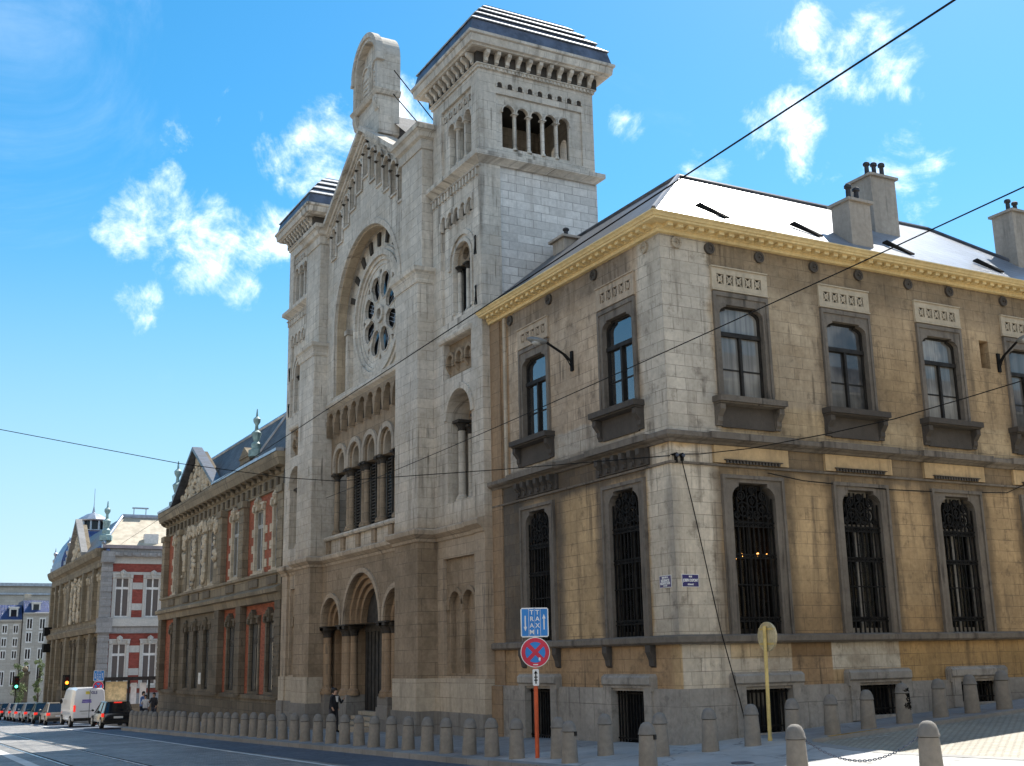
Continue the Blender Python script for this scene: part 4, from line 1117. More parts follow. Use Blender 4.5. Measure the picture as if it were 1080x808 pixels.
MB(FL).mould([(0, 4.6), (.4, 4.65), (.5, 5.0), (.5, 5.1), (.3, 5.2), (.3, 5.5), (.4, 5.6), (0, 5.7)], YB+.3, YF).build('string_course', M['bstone'], b2)
MB(FL).mould([(0, 9.3), (.3, 9.35), (.3, 9.9), (.6, 10.1), (.75, 10.5), (.75, 10.65), (0, 10.75)], YB+.3, YF).build('cornice', M['bstone'], b2)
MB(FL).box(YB+.4, YF, 0, .2, -3, .4).build('plinth', M['bstone2'], b2)
mb = MB(FL).plate([(77.2, 10.65), (85.2, 10.65), (81.2, 13.6)], (), -.2, .3); mb.build('pediment', M['bstone'], b2)
mb = MB(FL)
for a, b in (((77.0, 10.7), (81.2, 13.7)), ((85.4, 10.7), (81.2, 13.7))): mb.plate([a, b, (b[0], b[1]+.35), (a[0], a[1]+.3)], (), .2, .7 if a[0] < 80 else .698)
mb.build('pediment_coping', M['grey3'], b2)
mb = MB(FL); relief(mb, 77.8, 84.6, 10.8, 13.4, .3, 60, .25, lambda s, z: z < 10.7+(1-abs(s-81.2)/3.9)*2.5); mb.build('pediment_carving', M['bpale'], b2, True)
mb = MB(FL)
for c in (80.2, 82.3, 78.3, 84.1): relief(mb, c-.3, c+.3, 5.8, 9.2, .2, 40, .2)
mb.build('wall_carving', M['bpale'], b2, True)
for z0 in (3.6, 5.05):
    MB(FL).box(95.2, 96.4, .05, .8, z0, z0+.08).box(95.2, 96.4, .76, .8, z0+.08, z0+.75).box(95.2, 95.24, .1, .76, z0+.08, z0+.75).box(96.36, 96.4, .1, .76, z0+.08, z0+.75).build('balcony', M['iron'], b2)
# hipped roof over the street front: pale hip towards the yard
mb = MB(); mb.add([(-.4, YB-.4, 10.85), (7.2, YB-.4, 10.85), (5.6, YB+3.2, 13.3), (1.5, YB+3.2, 13.3)], [(0, 1, 2, 3)]); mb.build('roof', plain('beige_hip_slate', (.42, .36, .27), .7, .12, 2, bump=.2), b2)
mb = MB(); mb.add([(-.4, YB-.4, 10.85), (1.5, YB+3.2, 13.3), (1.5, 88, 13.3), (-.4, 88, 10.85), (5.6, YB+3.2, 13.3), (5.6, 88, 13.3), (9, 88, 10.8), (9, YB, 10.8)], [(0, 1, 2, 3), (1, 4, 5, 2), (4, 7, 6, 5)]); mb.build('roof', M['slate'], b2)
mb = MB().tube([(-.35, YB-.35, 10.95), (1.5, YB+3.2, 13.4), (5.6, YB+3.2, 13.4)], .14, 6); mb.box(1.5, 5.6, YB+3.1, YB+3.3, 13.3, 13.55); mb.build('ridge_cap', M['zinc'], b2)
mb = MB().box(2.2, 3.4, YB+3.1, YB+3.3, 14.0, 14.1).box(2.3, 2.36, YB+3.2, YB+3.26, 13.4, 14).box(3.2, 3.26, YB+3.2, YB+3.26, 13.4, 14).build('roof_rail', M['zinc'], b2)
MB().box(2.6, 3.6, YB-.1, YB+.4, 10.9, 11.75).build('roof_hatch', M['whitepaint'], b2)
finial(b2, -.1, YB+.2, 11.2, 2.9, M['verdigris']); finial(b2, -.2, 87.6, 10.8, 2.4, M['zinc']); finial(b2, -.2, 96.2, 10.8, 2.2, M['zinc'])
# domed pavilion
DX, DY = 2.35, 92.3
prof = [(2.9, 10.75), (2.85, 11.4), (2.6, 12.2), (2.2, 13.0), (1.7, 13.7), (1.25, 14.15)]
mb = MB()
for i in range(len(prof)-1):
    (r0, z0), (r1, z1) = prof[i], prof[i+1]
    q = lambda r, z: [(DX-r, DY-r, z), (DX+r, DY-r, z), (DX+r, DY+r, z), (DX-r, DY+r, z)]
    a = q(r0, z0)+q(r1, z1); mb.add(a, [(k, (k+1) % 4, 4+(k+1) % 4, 4+k) for k in range(4)])
mb.build('dome', plain('blue_dome_slate', (.045, .075, .19), .35, .2, 2), b2)
mb = MB().lathe(DX, DY, [(1.25, 14.1), (1.35, 14.25), (1.2, 14.3), (1.2, 14.35)], 10)
for i in range(10):
    a = 2*PI*i/10; mb.tube([(DX+1.12*math.cos(a), DY+1.12*math.sin(a), 14.3), (DX+1.12*math.cos(a), DY+1.12*math.sin(a), 15.2)], .09, 6)
mb.build('lantern', M['zinc'], b2)
MB().lathe(DX, DY, [(.95, 14.3), (.95, 15.2)], 10).build('lantern_glass', M['darkglass'], b2)
MB().lathe(DX, DY, [(1.4, 15.15), (1.45, 15.25), (1.1, 15.5), (.6, 15.8), (.15, 15.95), (.08, 16.3), (.03, 16.6), (.02, 18.2)], 12).build('lantern_roof', M['zinc'], b2)
MB().box(.4, 9, YB+.4, YF, -3, 10.4).build('body_wall', M['brick'], b2)

# far buildings closing the street
def far_house(name, label, x0, x1, y, zt, mat, fl, cols, roofh, roofmat, dorm, setb=1.6, chim=None):
    o = thing(name, label, 'building', ((x0+x1)/2, y, -3))
    def F(s, d, z): return (s, y-d, z)
    holes = []; w = (x1-x0)/cols
    for (z0, z1) in fl:
        for i in range(cols): holes.append(rect(x0+w*(i+.5)-w*.22, x0+w*(i+.5)+w*.22, z0, z1))
    MB(F).plate(rect(x0, x1, -4, zt), holes, -.4, 0).build('wall', mat, o)
    MB(F).mould([(0, zt-.3), (.25, zt-.2), (.35, zt), (0, zt+.05)], x0, x1).build('cornice', M['white'], o)
    for z0, z1 in fl:
        for i in range(cols):
            c = x0+w*(i+.5)
            mb = MB(F).plate(rect(c-w*.25, c+w*.25, z0-.1, z1+.1), [rect(c-w*.18, c-.05, z0+.08, z1-.08), rect(c+.05, c+w*.18, z0+.08, z1-.08)], -.25, .03); wn = mb.build('window', M['whitepaint'], o)
            MB(F).box(c-w*.2, c+w*.2, -.3, -.27, z0, z1).build('pane', M['darkglass'], wn)
    MB().box(x0, x1, y+.35, y+9, -4, zt).build('body_wall', mat, o)
    mb = MB(); mb.add([(x0, y-.2, zt), (x1, y-.2, zt), (x1, y+setb, zt+roofh), (x0, y+setb, zt+roofh), (x0, y+9, zt), (x1, y+9, zt), (x1, y+7, zt+roofh), (x0, y+7, zt+roofh)], [(0, 1, 2, 3), (3, 2, 6, 7), (7, 6, 5, 4), (0, 3, 7, 4), (1, 2, 6, 5)])
    mb.build('roof', roofmat, o)
    for c in dorm:
        d = MB(F).box(c-.5, c+.5, -1.6, -.2, zt+.1, zt+roofh*.75).box(c-.6, c+.6, -1.6, -.1, zt+roofh*.75, zt+roofh*.85).build('dormer', M['whitepaint'], o)
        MB(F).box(c-.34, c+.34, -.3, -.19, zt+.25, zt+roofh*.66).build('pane', M['darkglass'], d)
    if chim: MB().box(chim[0], chim[1], y+2, y+3, zt, zt+roofh+1.4).build('chimney', chim[2], o)
    return o
fst = stone('far_grey_limestone', (.40, .375, .335), (.9, .4), .01, .5, .08, .15, .25, streakcol=(.2, .18, .15))
fb = slate_mat('blue_black_slate', (.035, .05, .13), .3, .2, .35)
far_house('grey_town_house', 'narrow grey stone house with blue slate roof at the end of the street', 2.0, 5.0, 140, 9.0, fst, [(.6, 2.6), (3.3, 4.6), (5.4, 6.6), (7.0, 8.3)], 2, 1.6, fb, [3.4])
far_house('pale_town_house', 'wide pale stone house left of the narrow grey house at the street end', -4.5, 1.9, 140.6, 8.15, fst, [(.2, 1.9), (3.4, 4.4), (4.9, 5.9), (6.5, 7.5)], 5, 1.9, fb, [.9], chim=(2.2, 3.0, M['bpale']))
far_house('cream_town_house', 'cream house front far down the street, left of the pale stone terrace house', -13, -4.6, 141, 8.8, fst, [(.2, 1.9), (3.4, 4.4), (4.9, 5.9), (6.7, 7.7)], 6, 1.8, fb, [-6.5, -10])
go = thing('gallery_building', 'long flat grey glazed roof of a big building far behind the end houses', 'building', (0, 190, -4))
MB().box(-30, 22, 190, 215, -4, 15.4).build('wall', fst, go)
MB().box(-30.5, 22.5, 189.5, 215.5, 15.4, 15.9).box(-30, 22, 189.7, 215, 14.0, 14.3).build('roof', M['zinc'], go)
MB().lathe(-.6, 193, [(2.6, 15.8), (2.3, 16.8), (1.2, 17.8), (.6, 18.3), (.55, 19), (.65, 19.1), (.4, 19.5), (.08, 20.1), (.04, 21.2)], 10).build('cupola', M['verdigris'], go, True)
# low pavilion in the yard
pv = thing('garden_pavilion', 'low dark roofed shelter with cream panels in front of the red and white house', 'shelter', (1, 60, -1))
MB().box(-1.6, 4.2, 58.6, 61.6, 1.42, 1.55).box(-1.65, 4.25, 58.55, 58.7, 1.36, 1.58).build('roof', M['frame'], pv)
for x in (-1.4, .1, 1.35, 2.2, 4.0): MB().box(x-.06, x+.06, 59, 59.12, -1.6, 1.42).build('post', M['frame'], pv)
for a, b in ((-1.3, .0), (2.3, 3.9)): MB().box(a, b, 59.1, 59.16, .15, 1.3).build('panel', plain('cream_panel', (.68, .52, .27), .6, .2, 5), pv)
for a, b in ((.25, .6), (.8, 1.2)): MB().box(a, b, 59.1, 59.16, -.6, 1.2).build('panel', M['whitepaint'], pv)
MB().box(-1.5, 4.1, 59.08, 59.13, -1.4, -.1).build('low_wall', M['bstone'], pv)
# ================================================================== ground
def gmat(name, c, joint, rough, jm=.012, tone=.15, bump=.4, vary=.18, rot=0, jdark=.55, streak=0, c2=None, wear=None, cracks=0.):
    t = NT(name); o = t.obj(); x, y, z = t.sep(o)
    vec = t.comb(y, x) if rot else t.comb(x, y)
    w = t.noise(o, 3, 3)
    br = t.node('ShaderNodeTexBrick'); t.put(br.inputs['Vector'], vec)
    br.inputs['Color1'].default_value = tuple(k*(1-tone) for k in c)+(1,); br.inputs['Color2'].default_value = tuple(k*(1+tone) for k in (c2 or c))+(1,)
    br.inputs['Mortar'].default_value = tuple(k*jdark for k in c)+(1,); br.inputs['Scale'].default_value = 1
    br.inputs['Brick Width'].default_value = joint[0]; br.inputs['Row Height'].default_value = joint[1]; br.inputs['Mortar Size'].default_value = jm; br.inputs['Mortar Smooth'].default_value = .4
    n1 = t.noise(o, .35, 6, .6); n2 = t.noise(o, 6, 5, .65)
    f = t.math('MULTIPLY', t.ramp(n1, .3, .7, 1-vary, 1+vary), t.ramp(n2, .25, .75, .85, 1.15))
    vm = t.node('ShaderNodeVectorMath', operation='SCALE'); t.put(vm.inputs[0], br.outputs[0]); t.put(vm.inputs['Scale'], f)
    col = vm.outputs[0]
    if wear: col = t.mix(t.math('MULTIPLY', t.ramp(t.noise(o, 1.7, 7, .68), .53, .66), .55), col, wear)
    if cracks:
        wv = t.node('ShaderNodeVectorMath', operation='ADD'); t.put(wv.inputs[0], o)
        nv = t.node('ShaderNodeTexNoise'); t.put(nv.inputs['Vector'], o); nv.inputs['Scale'].default_value = 1.1; nv.inputs['Detail'].default_value = 6
        t.t.links.new(nv.outputs[1], wv.inputs[1])
        vo = t.node('ShaderNodeTexVoronoi', feature='DISTANCE_TO_EDGE'); t.t.links.new(wv.outputs[0], vo.inputs['Vector']); vo.inputs['Scale'].default_value = .42
        col = t.mix(t.math('MULTIPLY', t.ramp(vo.outputs[0], .004, .014, 1., 0.), cracks), col, tuple(k*.3 for k in c))
        pt = t.node('ShaderNodeTexVoronoi'); t.put(pt.inputs['Vector'], o); pt.inputs['Scale'].default_value = .23
        sp = t.sep(pt.outputs['Color']); col = t.mix(t.math('MULTIPLY', t.ramp(sp[0], .74, .78), .35), col, tuple(k*.6 for k in c))
        st = t.noise(o, 2.2, 7, .7); col = t.mix(t.math('MULTIPLY', t.ramp(st, .6, .7), .45), col, tuple(k*.4 for k in c))
    t.bump(t.math('ADD', t.math('MULTIPLY', br.outputs[1], -1.), t.math('MULTIPLY', n2, .6)), bump, .02)
    return t.done(col, t.ramp(n2, .3, .7, rough-.12, rough+.12), spec=.4)
M['setts'] = gmat('tramway_setts', (.25, .24, .23), (.2, .13), .55, .018, .3, .7, .28, wear=(.11, .107, .105))
M['setts2'] = gmat('yellow_grey_setts', (.34, .31, .25), (.15, .1), .7, .012, .12, .7, .18, rot=1, jdark=.45)
M['asphalt'] = gmat('asphalt_lane', (.07, .088, .118), (40, 40), .6, .001, .02, .25, .25, cracks=.8)
M['paving'] = gmat('grey_paving', (.26, .26, .265), (.45, .3), .6, .008, .1, .3, .16, wear=(.14, .14, .14), cracks=.5)
M['slab'] = gmat('smooth_concrete_slabs', (.40, .395, .385), (1.1, 1.1), .6, .008, .06, .2, .14, wear=(.30, .295, .285), cracks=.6)
M['kerb'] = gmat('kerb_stone', (.24, .235, .225), (9, 1.0), .7, .012, .12, .4)
M['paint'] = gmat('road_paint', (.62, .62, .60), (50, 50), .6, .0, .05, .2, .12, wear=(.3, .3, .3))
M['rail'] = plain('polished_rail_steel', (.62, .62, .63), .25, .06, 3, .9)
M['dirt'] = plain('bare_ground', (.12, .11, .095), .9, .2, .2)
def sheet(mb, x0, x1, y0, y1, dz, nx, ny, xf=None):
    vs = []; fs = []
    for j in range(ny+1):
        y = y0+(y1-y0)*j/ny
        for i in range(nx+1):
            x = x0+(x1-x0)*i/nx
            if xf: x = xf(x, y)
            vs.append((x, y, g(x, y)+dz))
    for j in range(ny):
        for i in range(nx):
            a = j*(nx+1)+i; fs.append((a, a+1, a+nx+2, a+nx+1))
    return mb.add(vs, fs)
mb = MB()
xs = [-3000, -600, -150, -60, -3.3, 10, 25, 40, 150, 600, 3000]; ys = [-3000, -600, -150, -90, 0, 60, 150, 300, 900, 3000]
vs = [(x, y, g(x, y)-.4) for y in ys for x in xs]; n = len(xs)
mb.add(vs, [(j*n+i, j*n+i+1, (j+1)*n+i+1, (j+1)*n+i) for j in range(len(ys)-1) for i in range(n-1)])
struct('ground', mb, M['dirt'])
KX = -3.42
def zz(p, d): return (p[0], p[1], g(*p)+d)
mb = sheet(MB(), -30, -5.2, -60, 150, -.12, 4, 40); struct('road', mb, M['setts'])
mb = sheet(MB(), -5.2, KX, -60, 150, -.116, 1, 40); struct('road', mb, M['asphalt'])
mb = sheet(MB(), KX+.26, .3, 2.3, 41.5, 0, 2, 20); mb.add([zz(p, 0) for p in ((KX+.26, 41.5), (.3, 41.5), (.3, 150), (-1.74, 150), (-1.74, 44.5), (-1.95, 43.4), (-2.9, 42.5))], [tuple(range(7))]); struct('pavement', mb, M['paving'])
mb = sheet(MB(), KX, -1.9, 41.6, 150, 0, 1, 20); mb.v = [(x, y, -.0235*y+.47+.058*-3.3-.117) for x, y, z in mb.v]; struct('road', mb, M['asphalt'])
mb = sheet(MB(), -.3, 14, 50, 69.6, -.004, 2, 4); struct('yard', mb, M['paving'])
# plaza at the corner and the smooth crossing over the side street
mb = MB()
def zz(p, d): return (p[0], p[1], g(*p)+d)
pl = [(KX+.26, 2.3), (KX+.24, -1), (KX+.2, -60), (.3, -60), (.3, -5.4), (.55, -4.2), (1.1, -2.45), (1.4, -2.06)]
mb.add([zz(p, 0) for p in pl+[(1.4, -.0), (.0, 0), (.0, 2.3)]], [tuple(range(len(pl)+3))])
struct('pavement', mb, M['slab'])
mb = sheet(MB(), 1.4, 40, -2.06, .3, 0, 8, 1); struct('pavement', mb, M['paving'])
mb = MB(); pts = [(1.4, -2.08), (1.1, -2.47), (.56, -4.2), (.31, -5.4), (.31, -60), (40, -60), (40, -2.08)]
mb.add([zz(p, -.07) for p in pts], [tuple(range(len(pts)))]); struct('side_street', mb, M['setts2'])
def kerbline(pts, w, h, mat, up=.006):
    m = MB(); n = len(pts); vs = []; fs = []
    for i, p in enumerate(pts):
        a = Vector(pts[max(i-1, 0)]); b = Vector(pts[min(i+1, n-1)]); d = (b-a).normalized(); nn = Vector((d.y, -d.x))
        for o_ in (0, w):
            q = Vector(p)+nn*o_
            vs += [(q.x, q.y, g(q.x, q.y)-h), (q.x, q.y, g(q.x, q.y)+up)]
    for i in range(n-1):
        b = i*4
        fs += [(b, b+1, b+5, b+4), (b+2, b+6, b+7, b+3), (b+1, b+3, b+7, b+5)]
    m.add(vs, fs); return m
struct('kerb', kerbline([(KX, -60), (KX, 2.3)]+[(KX, 2.3+i*4.9) for i in range(1, 9)]+[(KX+.3, 42.4), (-2.2, 43.4), (-2.0, 44.5)]+[(-2.0, 50+i*10) for i in range(11)], .28, .3, M['kerb']), M['kerb'])
struct('kerb', kerbline([(40, -2.1), (10, -2.1), (1.45, -2.1), (1.12, -2.5), (.58, -4.2), (.32, -5.4), (.32, -60)][::-1], -.24, .2, M['kerb']), M['kerb'])
# markings and rails
def strip(pts, w, dz):
    m = MB(); vs = []
    for (x, y) in pts:
        for q in (-w/2, w/2): vs.append((x+q, y, -.0235*y+.47+.058*-3.3+dz))
    m.add(vs, [(2*i, 2*i+1, 2*i+3, 2*i+2) for i in range(len(pts)-1)]); return m
struct('lane_marking', strip([(-6.4, -30), (-5.75, -5), (-5.5, 9.5), (-5.0, 32), (-4.95, 51), (-4.9, 90)], .15, -.108), M['paint'])
struct('lane_marking', strip([(-10.95, -20), (-10.8, 12), (-10.66, 22), (-10.4, 60)], .3, -.112), M['paint'])
for x0 in (-8.45, -9.95):
    struct('tram_rail', strip([(x0-.35, -40), (x0-.2, 9), (x0, 31), (x0+.35, 60), (x0+.6, 100)], .09, -.110), M['rail'])
    struct('tram_rail', strip([(x0-.35+.1, -40), (x0-.2+.1, 9), (x0+.1, 31), (x0+.35+.1, 60), (x0+.7, 100)], .06, -.113), M['iron'])
mb = MB(); mb.add([zz(p, .009) for p in ((2.0, -1.92), (3.4, -2.0), (3.4, -2.1), (1.9, -2.1))], [(0, 1, 2, 3)]); struct('kerb_marking', mb, plain('faded_orange_paint', (.42, .23, .045), .7, .4, 6))
mb = MB()
for i in range(5): x = 2.2+i*.17; mb.add([(x, -2.5-.03*i, g(x, -2.5)-.062), (x+.1, -2.47-.03*i, g(x, -2.5)-.062), (x+.14, -2.38-.03*i, g(x, -2.4)-.062), (x+.03, -2.36-.03*i, g(x, -2.4)-.062)], [(0, 1, 2, 3)])
struct('kerb_marking', mb, M['paint'])

for (x_, y_, r_) in ((-1.6, -3.9, .26), (-7.0, 4.0, .3)):
    m = MB(); zc = g(x_, y_)+(.004 if x_ > -3 else -.109)
    m.lathe(x_, y_, [(r_, zc-.02), (r_, zc), (.01, zc+.002)], 20); o_ = m.build('manhole_cover', M['zincdark'], None, loc=(x_, y_, zc)); tag(o_, 'round iron manhole cover in the '+('pale corner paving' if x_ > -3 else 'cobbled carriageway'), 'manhole cover')
# ================================================================== bollards
def bollard_at(x, y, label, group=None, h=.8, r=.135, k=0):
    o = thing('bollard', label, 'bollard', (x, y, g(x, y)-.02), 0, group); local(o)
    rnd = random.Random(k); t = 1+rnd.uniform(-.02, .02)
    s = MB().lathe(0, 0, [(r*1.2*t, -.1), (r*1.2*t, .02), (r*1.0*t, h*.72), (r*.98, h*.735)], 20).build('shaft', M['bollard'], o, True)
    MB().lathe(0, 0, [(r*1.05, h*.745), (r*1.1, h*.752), (r*1.1, h*.775), (r*1.04, h*.79), (r*.97, h*.86), (r*.74, h*.95), (r*.4, h*.992), (.01, h*1.0)], 20).build('cap', M['bollardcap'], o, True)
    MB().lathe(0, 0, [(r*.93, h*.73), (r*.93, h*.75)], 20).build('groove', M['iron'], o)
    return o
bp = None
lab = 'grey stone bollard in the long kerb row left of the red and orange sign pole'
for k in range(37):
    y = 1.74+1.11*k; x = -2.9
    if k == 0: bp = bollard_at(x, y, lab, 'bollards along the main street kerb')
    else:
        d = dup(bp, (x+random.uniform(-.03, .03), y+random.uniform(-.03, .03), g(x, y)-.02), random.uniform(0, 6), lab); d.scale = (1, 1, random.uniform(.96, 1.04)); d.rotation_euler = (R(random.gauss(0, .9)), R(random.gauss(0, .9)), d.rotation_euler.z)
def put(u, label, x, y, group='bollards round the corner', h=1.0):
    d = dup(bp, (x, y, g(x, y)-.02), random.uniform(0, 6), label, group); d.scale = (h, h, h); return d
put(0, 'left bollard of the overlapping pair right of the tram and taxi sign pole', -2.5, .75)
b_sq = put(0, 'right bollard of the overlapping pair beside the tram sign, with a small black plate', -2.88, -.31, h=.97)
put(0, 'slim bollard standing alone before the left of two wide basement windows', -1.81, .12)
put(0, 'bollard right before the corner, half hidden by the one in front of it', -1.5, -1.3)
put(0, 'bollard standing alone left of the first basement grille on the right-hand street', -.63, -1.66)
put(0, 'bollard with bluish cap just left of the yellow sign pole', .33, -1.72, h=.98)
put(0, 'bollard against the wall just right of the yellow sign pole', 1.32, -1.75)
put(0, 'third bollard right of the yellow sign pole', 2.34, -1.73, h=.98).__setitem__('label', 'bollard before the wall between the first and second basement grille')
put(0, 'bollard in front of the middle of the second basement grille', 3.39, -1.65, h=.98)
gr_b = put(0, 'bollard scrawled with black graffiti', 4.5, -1.55, h=1.03)
put(0, 'first plain bollard to the right of the graffiti bollard', 5.67, -1.46, h=1.02)
put(0, 'bollard in front of the left part of the third basement grille', 6.6, -1.5, h=1.03)
put(0, 'rightmost bollard of the row, at the right end of the third basement grille', 7.44, -1.65, h=1.06)
f1 = put(0, 'foreground bollard with a plate, cut off at the photo edge below the street name plates', -3.03, -3.1)
f2 = put(0, 'foreground bollard holding the left end of the chain', -2.9, -6.62)
f3 = put(0, 'largest foreground bollard, holding the right end of the chain at bottom right', -2.2, -8.42)
for b, px in ((b_sq, .12), (f1, .1)):
    m = MB().box(-.035, .035, -.16, -.13, .52, .6); m.build('plate', M['frame'], local(b)).rotation_euler = (0, 0, -b.rotation_euler.z+.5)
# graffiti squiggles on the shaft
m = MB(); rnd = random.Random(3)
for i in range(26):
    z = .28+.4*rnd.random(); a0 = -1.7+rnd.uniform(-.45, .6)
    pts = []
    for j in range(6):
        a = a0+.09*j*rnd.choice((1, 1, -.6)); zz_ = z+.035*math.sin(j*2+i); rr = .135*(1.2-.2*zz_/.58)+.004
        pts.append((rr*math.cos(a), rr*math.sin(a), zz_))
    m.tube(pts, .009, 4)
gq = m.build('graffiti', M['iron'], local(gr_b)); gq.rotation_euler = (0, 0, -gr_b.rotation_euler.z)
# chain
p0 = Vector((-2.78, -6.66, g(-2.9, -6.6)+.57)); p1 = Vector((-2.32, -8.36, g(-2.2, -8.4)+.58))
chn = MB(); N = 46; pts = []
for i in range(N+1):
    t = i/N; p = p0.lerp(p1, t); p.z -= .30*4*t*(1-t)*1.0; pts.append(p)
for i in range(N):
    a, b = pts[i], pts[i+1]; c = (a+b)/2; d = (b-a).normalized(); up = Vector((0, 0, 1)) if i % 2 else Vector((1, .3, 0)); w = d.cross(up).normalized()
    ring = [tuple(c+d*.03*math.cos(q)+w*.014*math.sin(q)) for q in [2*PI*k/8 for k in range(9)]]
    chn.tube(ring, .0055, 4)
co_ = chn.build('chain', M['zincdark'], None, loc=p0); tag(co_, 'dark iron chain sagging between the two foreground bollards at bottom right', 'chain')

# ================================================================== signs
def text_mesh(body, size, thick=.004, bold=0, xs=1.0):
    cu = bpy.data.curves.new('lettering', 'FONT'); cu.body = body; cu.size = size; cu.extrude = thick; cu.align_x = 'CENTER'; cu.align_y = 'CENTER'; cu.offset = bold
    o = bpy.data.objects.new('lettering', cu); COL.objects.link(o)
    bpy.context.view_layer.update()
    me = bpy.data.meshes.new_from_object(o.evaluated_get(bpy.context.evaluated_depsgraph_get()))
    bpy.data.objects.remove(o); 
    return me
def lettering(body, size, parent, mat, s, z, face, bold=.0, xs=1.0, name='lettering'):
    """face(s,d,z)->local xyz"""
    me = text_mesh(body, size, .003, bold)
    for v in me.vertices:
        a, b, c = v.co; v.co = face(s+a*xs, c, z+b)
    me.materials.clear(); me.materials.append(mat)
    o = bpy.data.objects.new(name, me); COL.objects.link(o); o.parent = parent; return o
M['sblue'] = plain('sign_blue', (.01, .20, .58), .4, .05, 3); M['swhite'] = plain('sign_white', (.75, .76, .76), .45, .05, 3)
M['sred'] = plain('sign_red', (.58, .012, .05), .4, .08, 3); M['sorange'] = plain('orange_red_pole', (.60, .095, .025), .5, .12, 6)
M['navy'] = plain('enamel_navy', (.012, .014, .13), .3, .1, 6); M['syellow'] = plain('yellow_ochre_paint', (.62, .47, .17), .55, .12, 6); M['sgrey'] = plain('sign_back_beige', (.50, .43, .27), .5, .15, 8)
def street_sign(x, y, label, zb, face_dir, small=False):
    """post with tram/taxi lane plate, no-stopping disc and supplementary plate; zb = ground"""
    o = thing('traffic_sign', label, 'sign', (x, y, zb), face_dir); ORG[o.name] = Vector((0, 0, 0))
    MB().lathe(0, 0, [(.043, -.05), (.043, 1.45), (.04, 2.93)], 12).build('pole', M['sorange'], o, True)
    def F(s, d, z): return (s, -d-.05, z)
    p = MB(F).plate([(-.285+a, 2.36+b) for a, b in ((.03, 0), (.54, 0), (.57, .03), (.57, .56), (.54, .59), (.03, .59), (0, .56), (0, .03))], (), 0, .015).build('lane_plate', M['swhite'], o)
    m = MB(F)
    for a, b in ((-.262, -.125), (-.115, -.003), (.003, .115), (.125, .262)): m.box(a, b, .015, .02, 2.385, 2.925)
    m.build('lane_panel', M['sblue'], p)
    for i, c in enumerate('TRAM'): lettering(c, .128, p, M['swhite'], -.059, 2.852-.131*i, lambda s, d, z: F(s, .022+d, z), .002)
    for i, c in enumerate('TAXI'): lettering(c, .128, p, M['swhite'], .059, 2.852-.131*i, lambda s, d, z: F(s, .022+d, z), .002)
    m = MB(F)
    for c, sg in ((-.192, -1), (.192, 1)):
        zc = 2.65
        m.plate([(c-.012, zc-.14*sg), (c+.012, zc-.14*sg), (c+.012, zc+.08*sg), (c+.034, zc+.08*sg), (c, zc+.17*sg), (c-.034, zc+.08*sg), (c-.012, zc+.08*sg)], (), .02, .026)
    m.build('arrow', M['swhite'], p)
    d = MB(F).disc(0, 2.06, .30, 0, .015, 36).build('no_stopping_disc', M['swhite'], o)
    MB(F).disc(0, 2.06, .285, .015, .019, 36).build('red_ground', M['sred'], d)
    m = MB(F)
    for k in range(4):
        a = PI/2*k; w = R(34)
        l = [(.055*math.cos(a), 2.06+.055*math.sin(a))]+[(.205*math.cos(a-w+2*w*i/8), 2.06+.205*math.sin(a-w+2*w*i/8)) for i in range(9)]
        m.plate(l, (), .019, .024)
    m.build('blue_quarter', M['sblue'], d)
    MB(F).plate([(.06, 1.9), (.1, 1.89), (.105, 1.95), (.07, 1.96)], (), .024, .027).box(-.05, .05, .0195, .026, 1.805, 1.825).build('sticker', M['swhite'], d)
    q = MB(F).plate([(-.065+a, 1.40+b) for a, b in ((.02, 0), (.11, 0), (.13, .02), (.13, .31), (.11, .33), (.02, .33), (0, .31), (0, .02))], (), 0, .014).build('distance_plate', M['swhite'], o)
    MB(F).plate([(-.012, 1.44), (.012, 1.44), (.012, 1.64), (.04, 1.64), (0, 1.7), (-.04, 1.64), (-.012, 1.64)], (), .014, .018).box(-.035, .035, .014, .0185, 1.5, 1.52).box(-.035, .035, .014, .0185, 1.56, 1.58).build('black_arrow', M['iron'], q)
    MB(F).box(-.02, .02, .002, .018, 2.93, 2.955).build('bracket', M['zinc'], o)
    return o
street_sign(-2.66, 1.32, 'orange pole with blue tram and taxi plate above a round no stopping sign', .28, -.42)
o = street_sign(-2.9, 52, 'distant blue tram and taxi plate over a round sign, above the white van', g(-2.9, 52), -.12)
ys_ = thing('sign_post', 'leaning yellow post with a round sign seen from behind, on the right-hand pavement', 'sign', (1.06, -1.35, g(1.06, -1.35)), -.45); ORG[ys_.name] = Vector((0, 0, 0))
MB().lathe(0, 0, [(.045, -.05), (.045, .06), (.038, .08), (.036, 2.2)], 12).build('pole', M['syellow'], ys_, True)
def F(s, d, z): return (s, -d, z)
MB(F).disc(0, 1.99, .285, -.07, -.055, 30).ring(0, 1.99, .27, .29, -.085, -.04, 30).build('disc', M['sgrey'], ys_)
MB(F).box(-.26, .26, -.055, -.045, 2.12, 2.16).box(-.26, .26, -.055, -.045, 1.83, 1.87).build('bracket', M['syellow'], ys_)
ys_.rotation_euler = (R(-1.2), 0, -1.62)
M['lwhite'] = M['swhite']
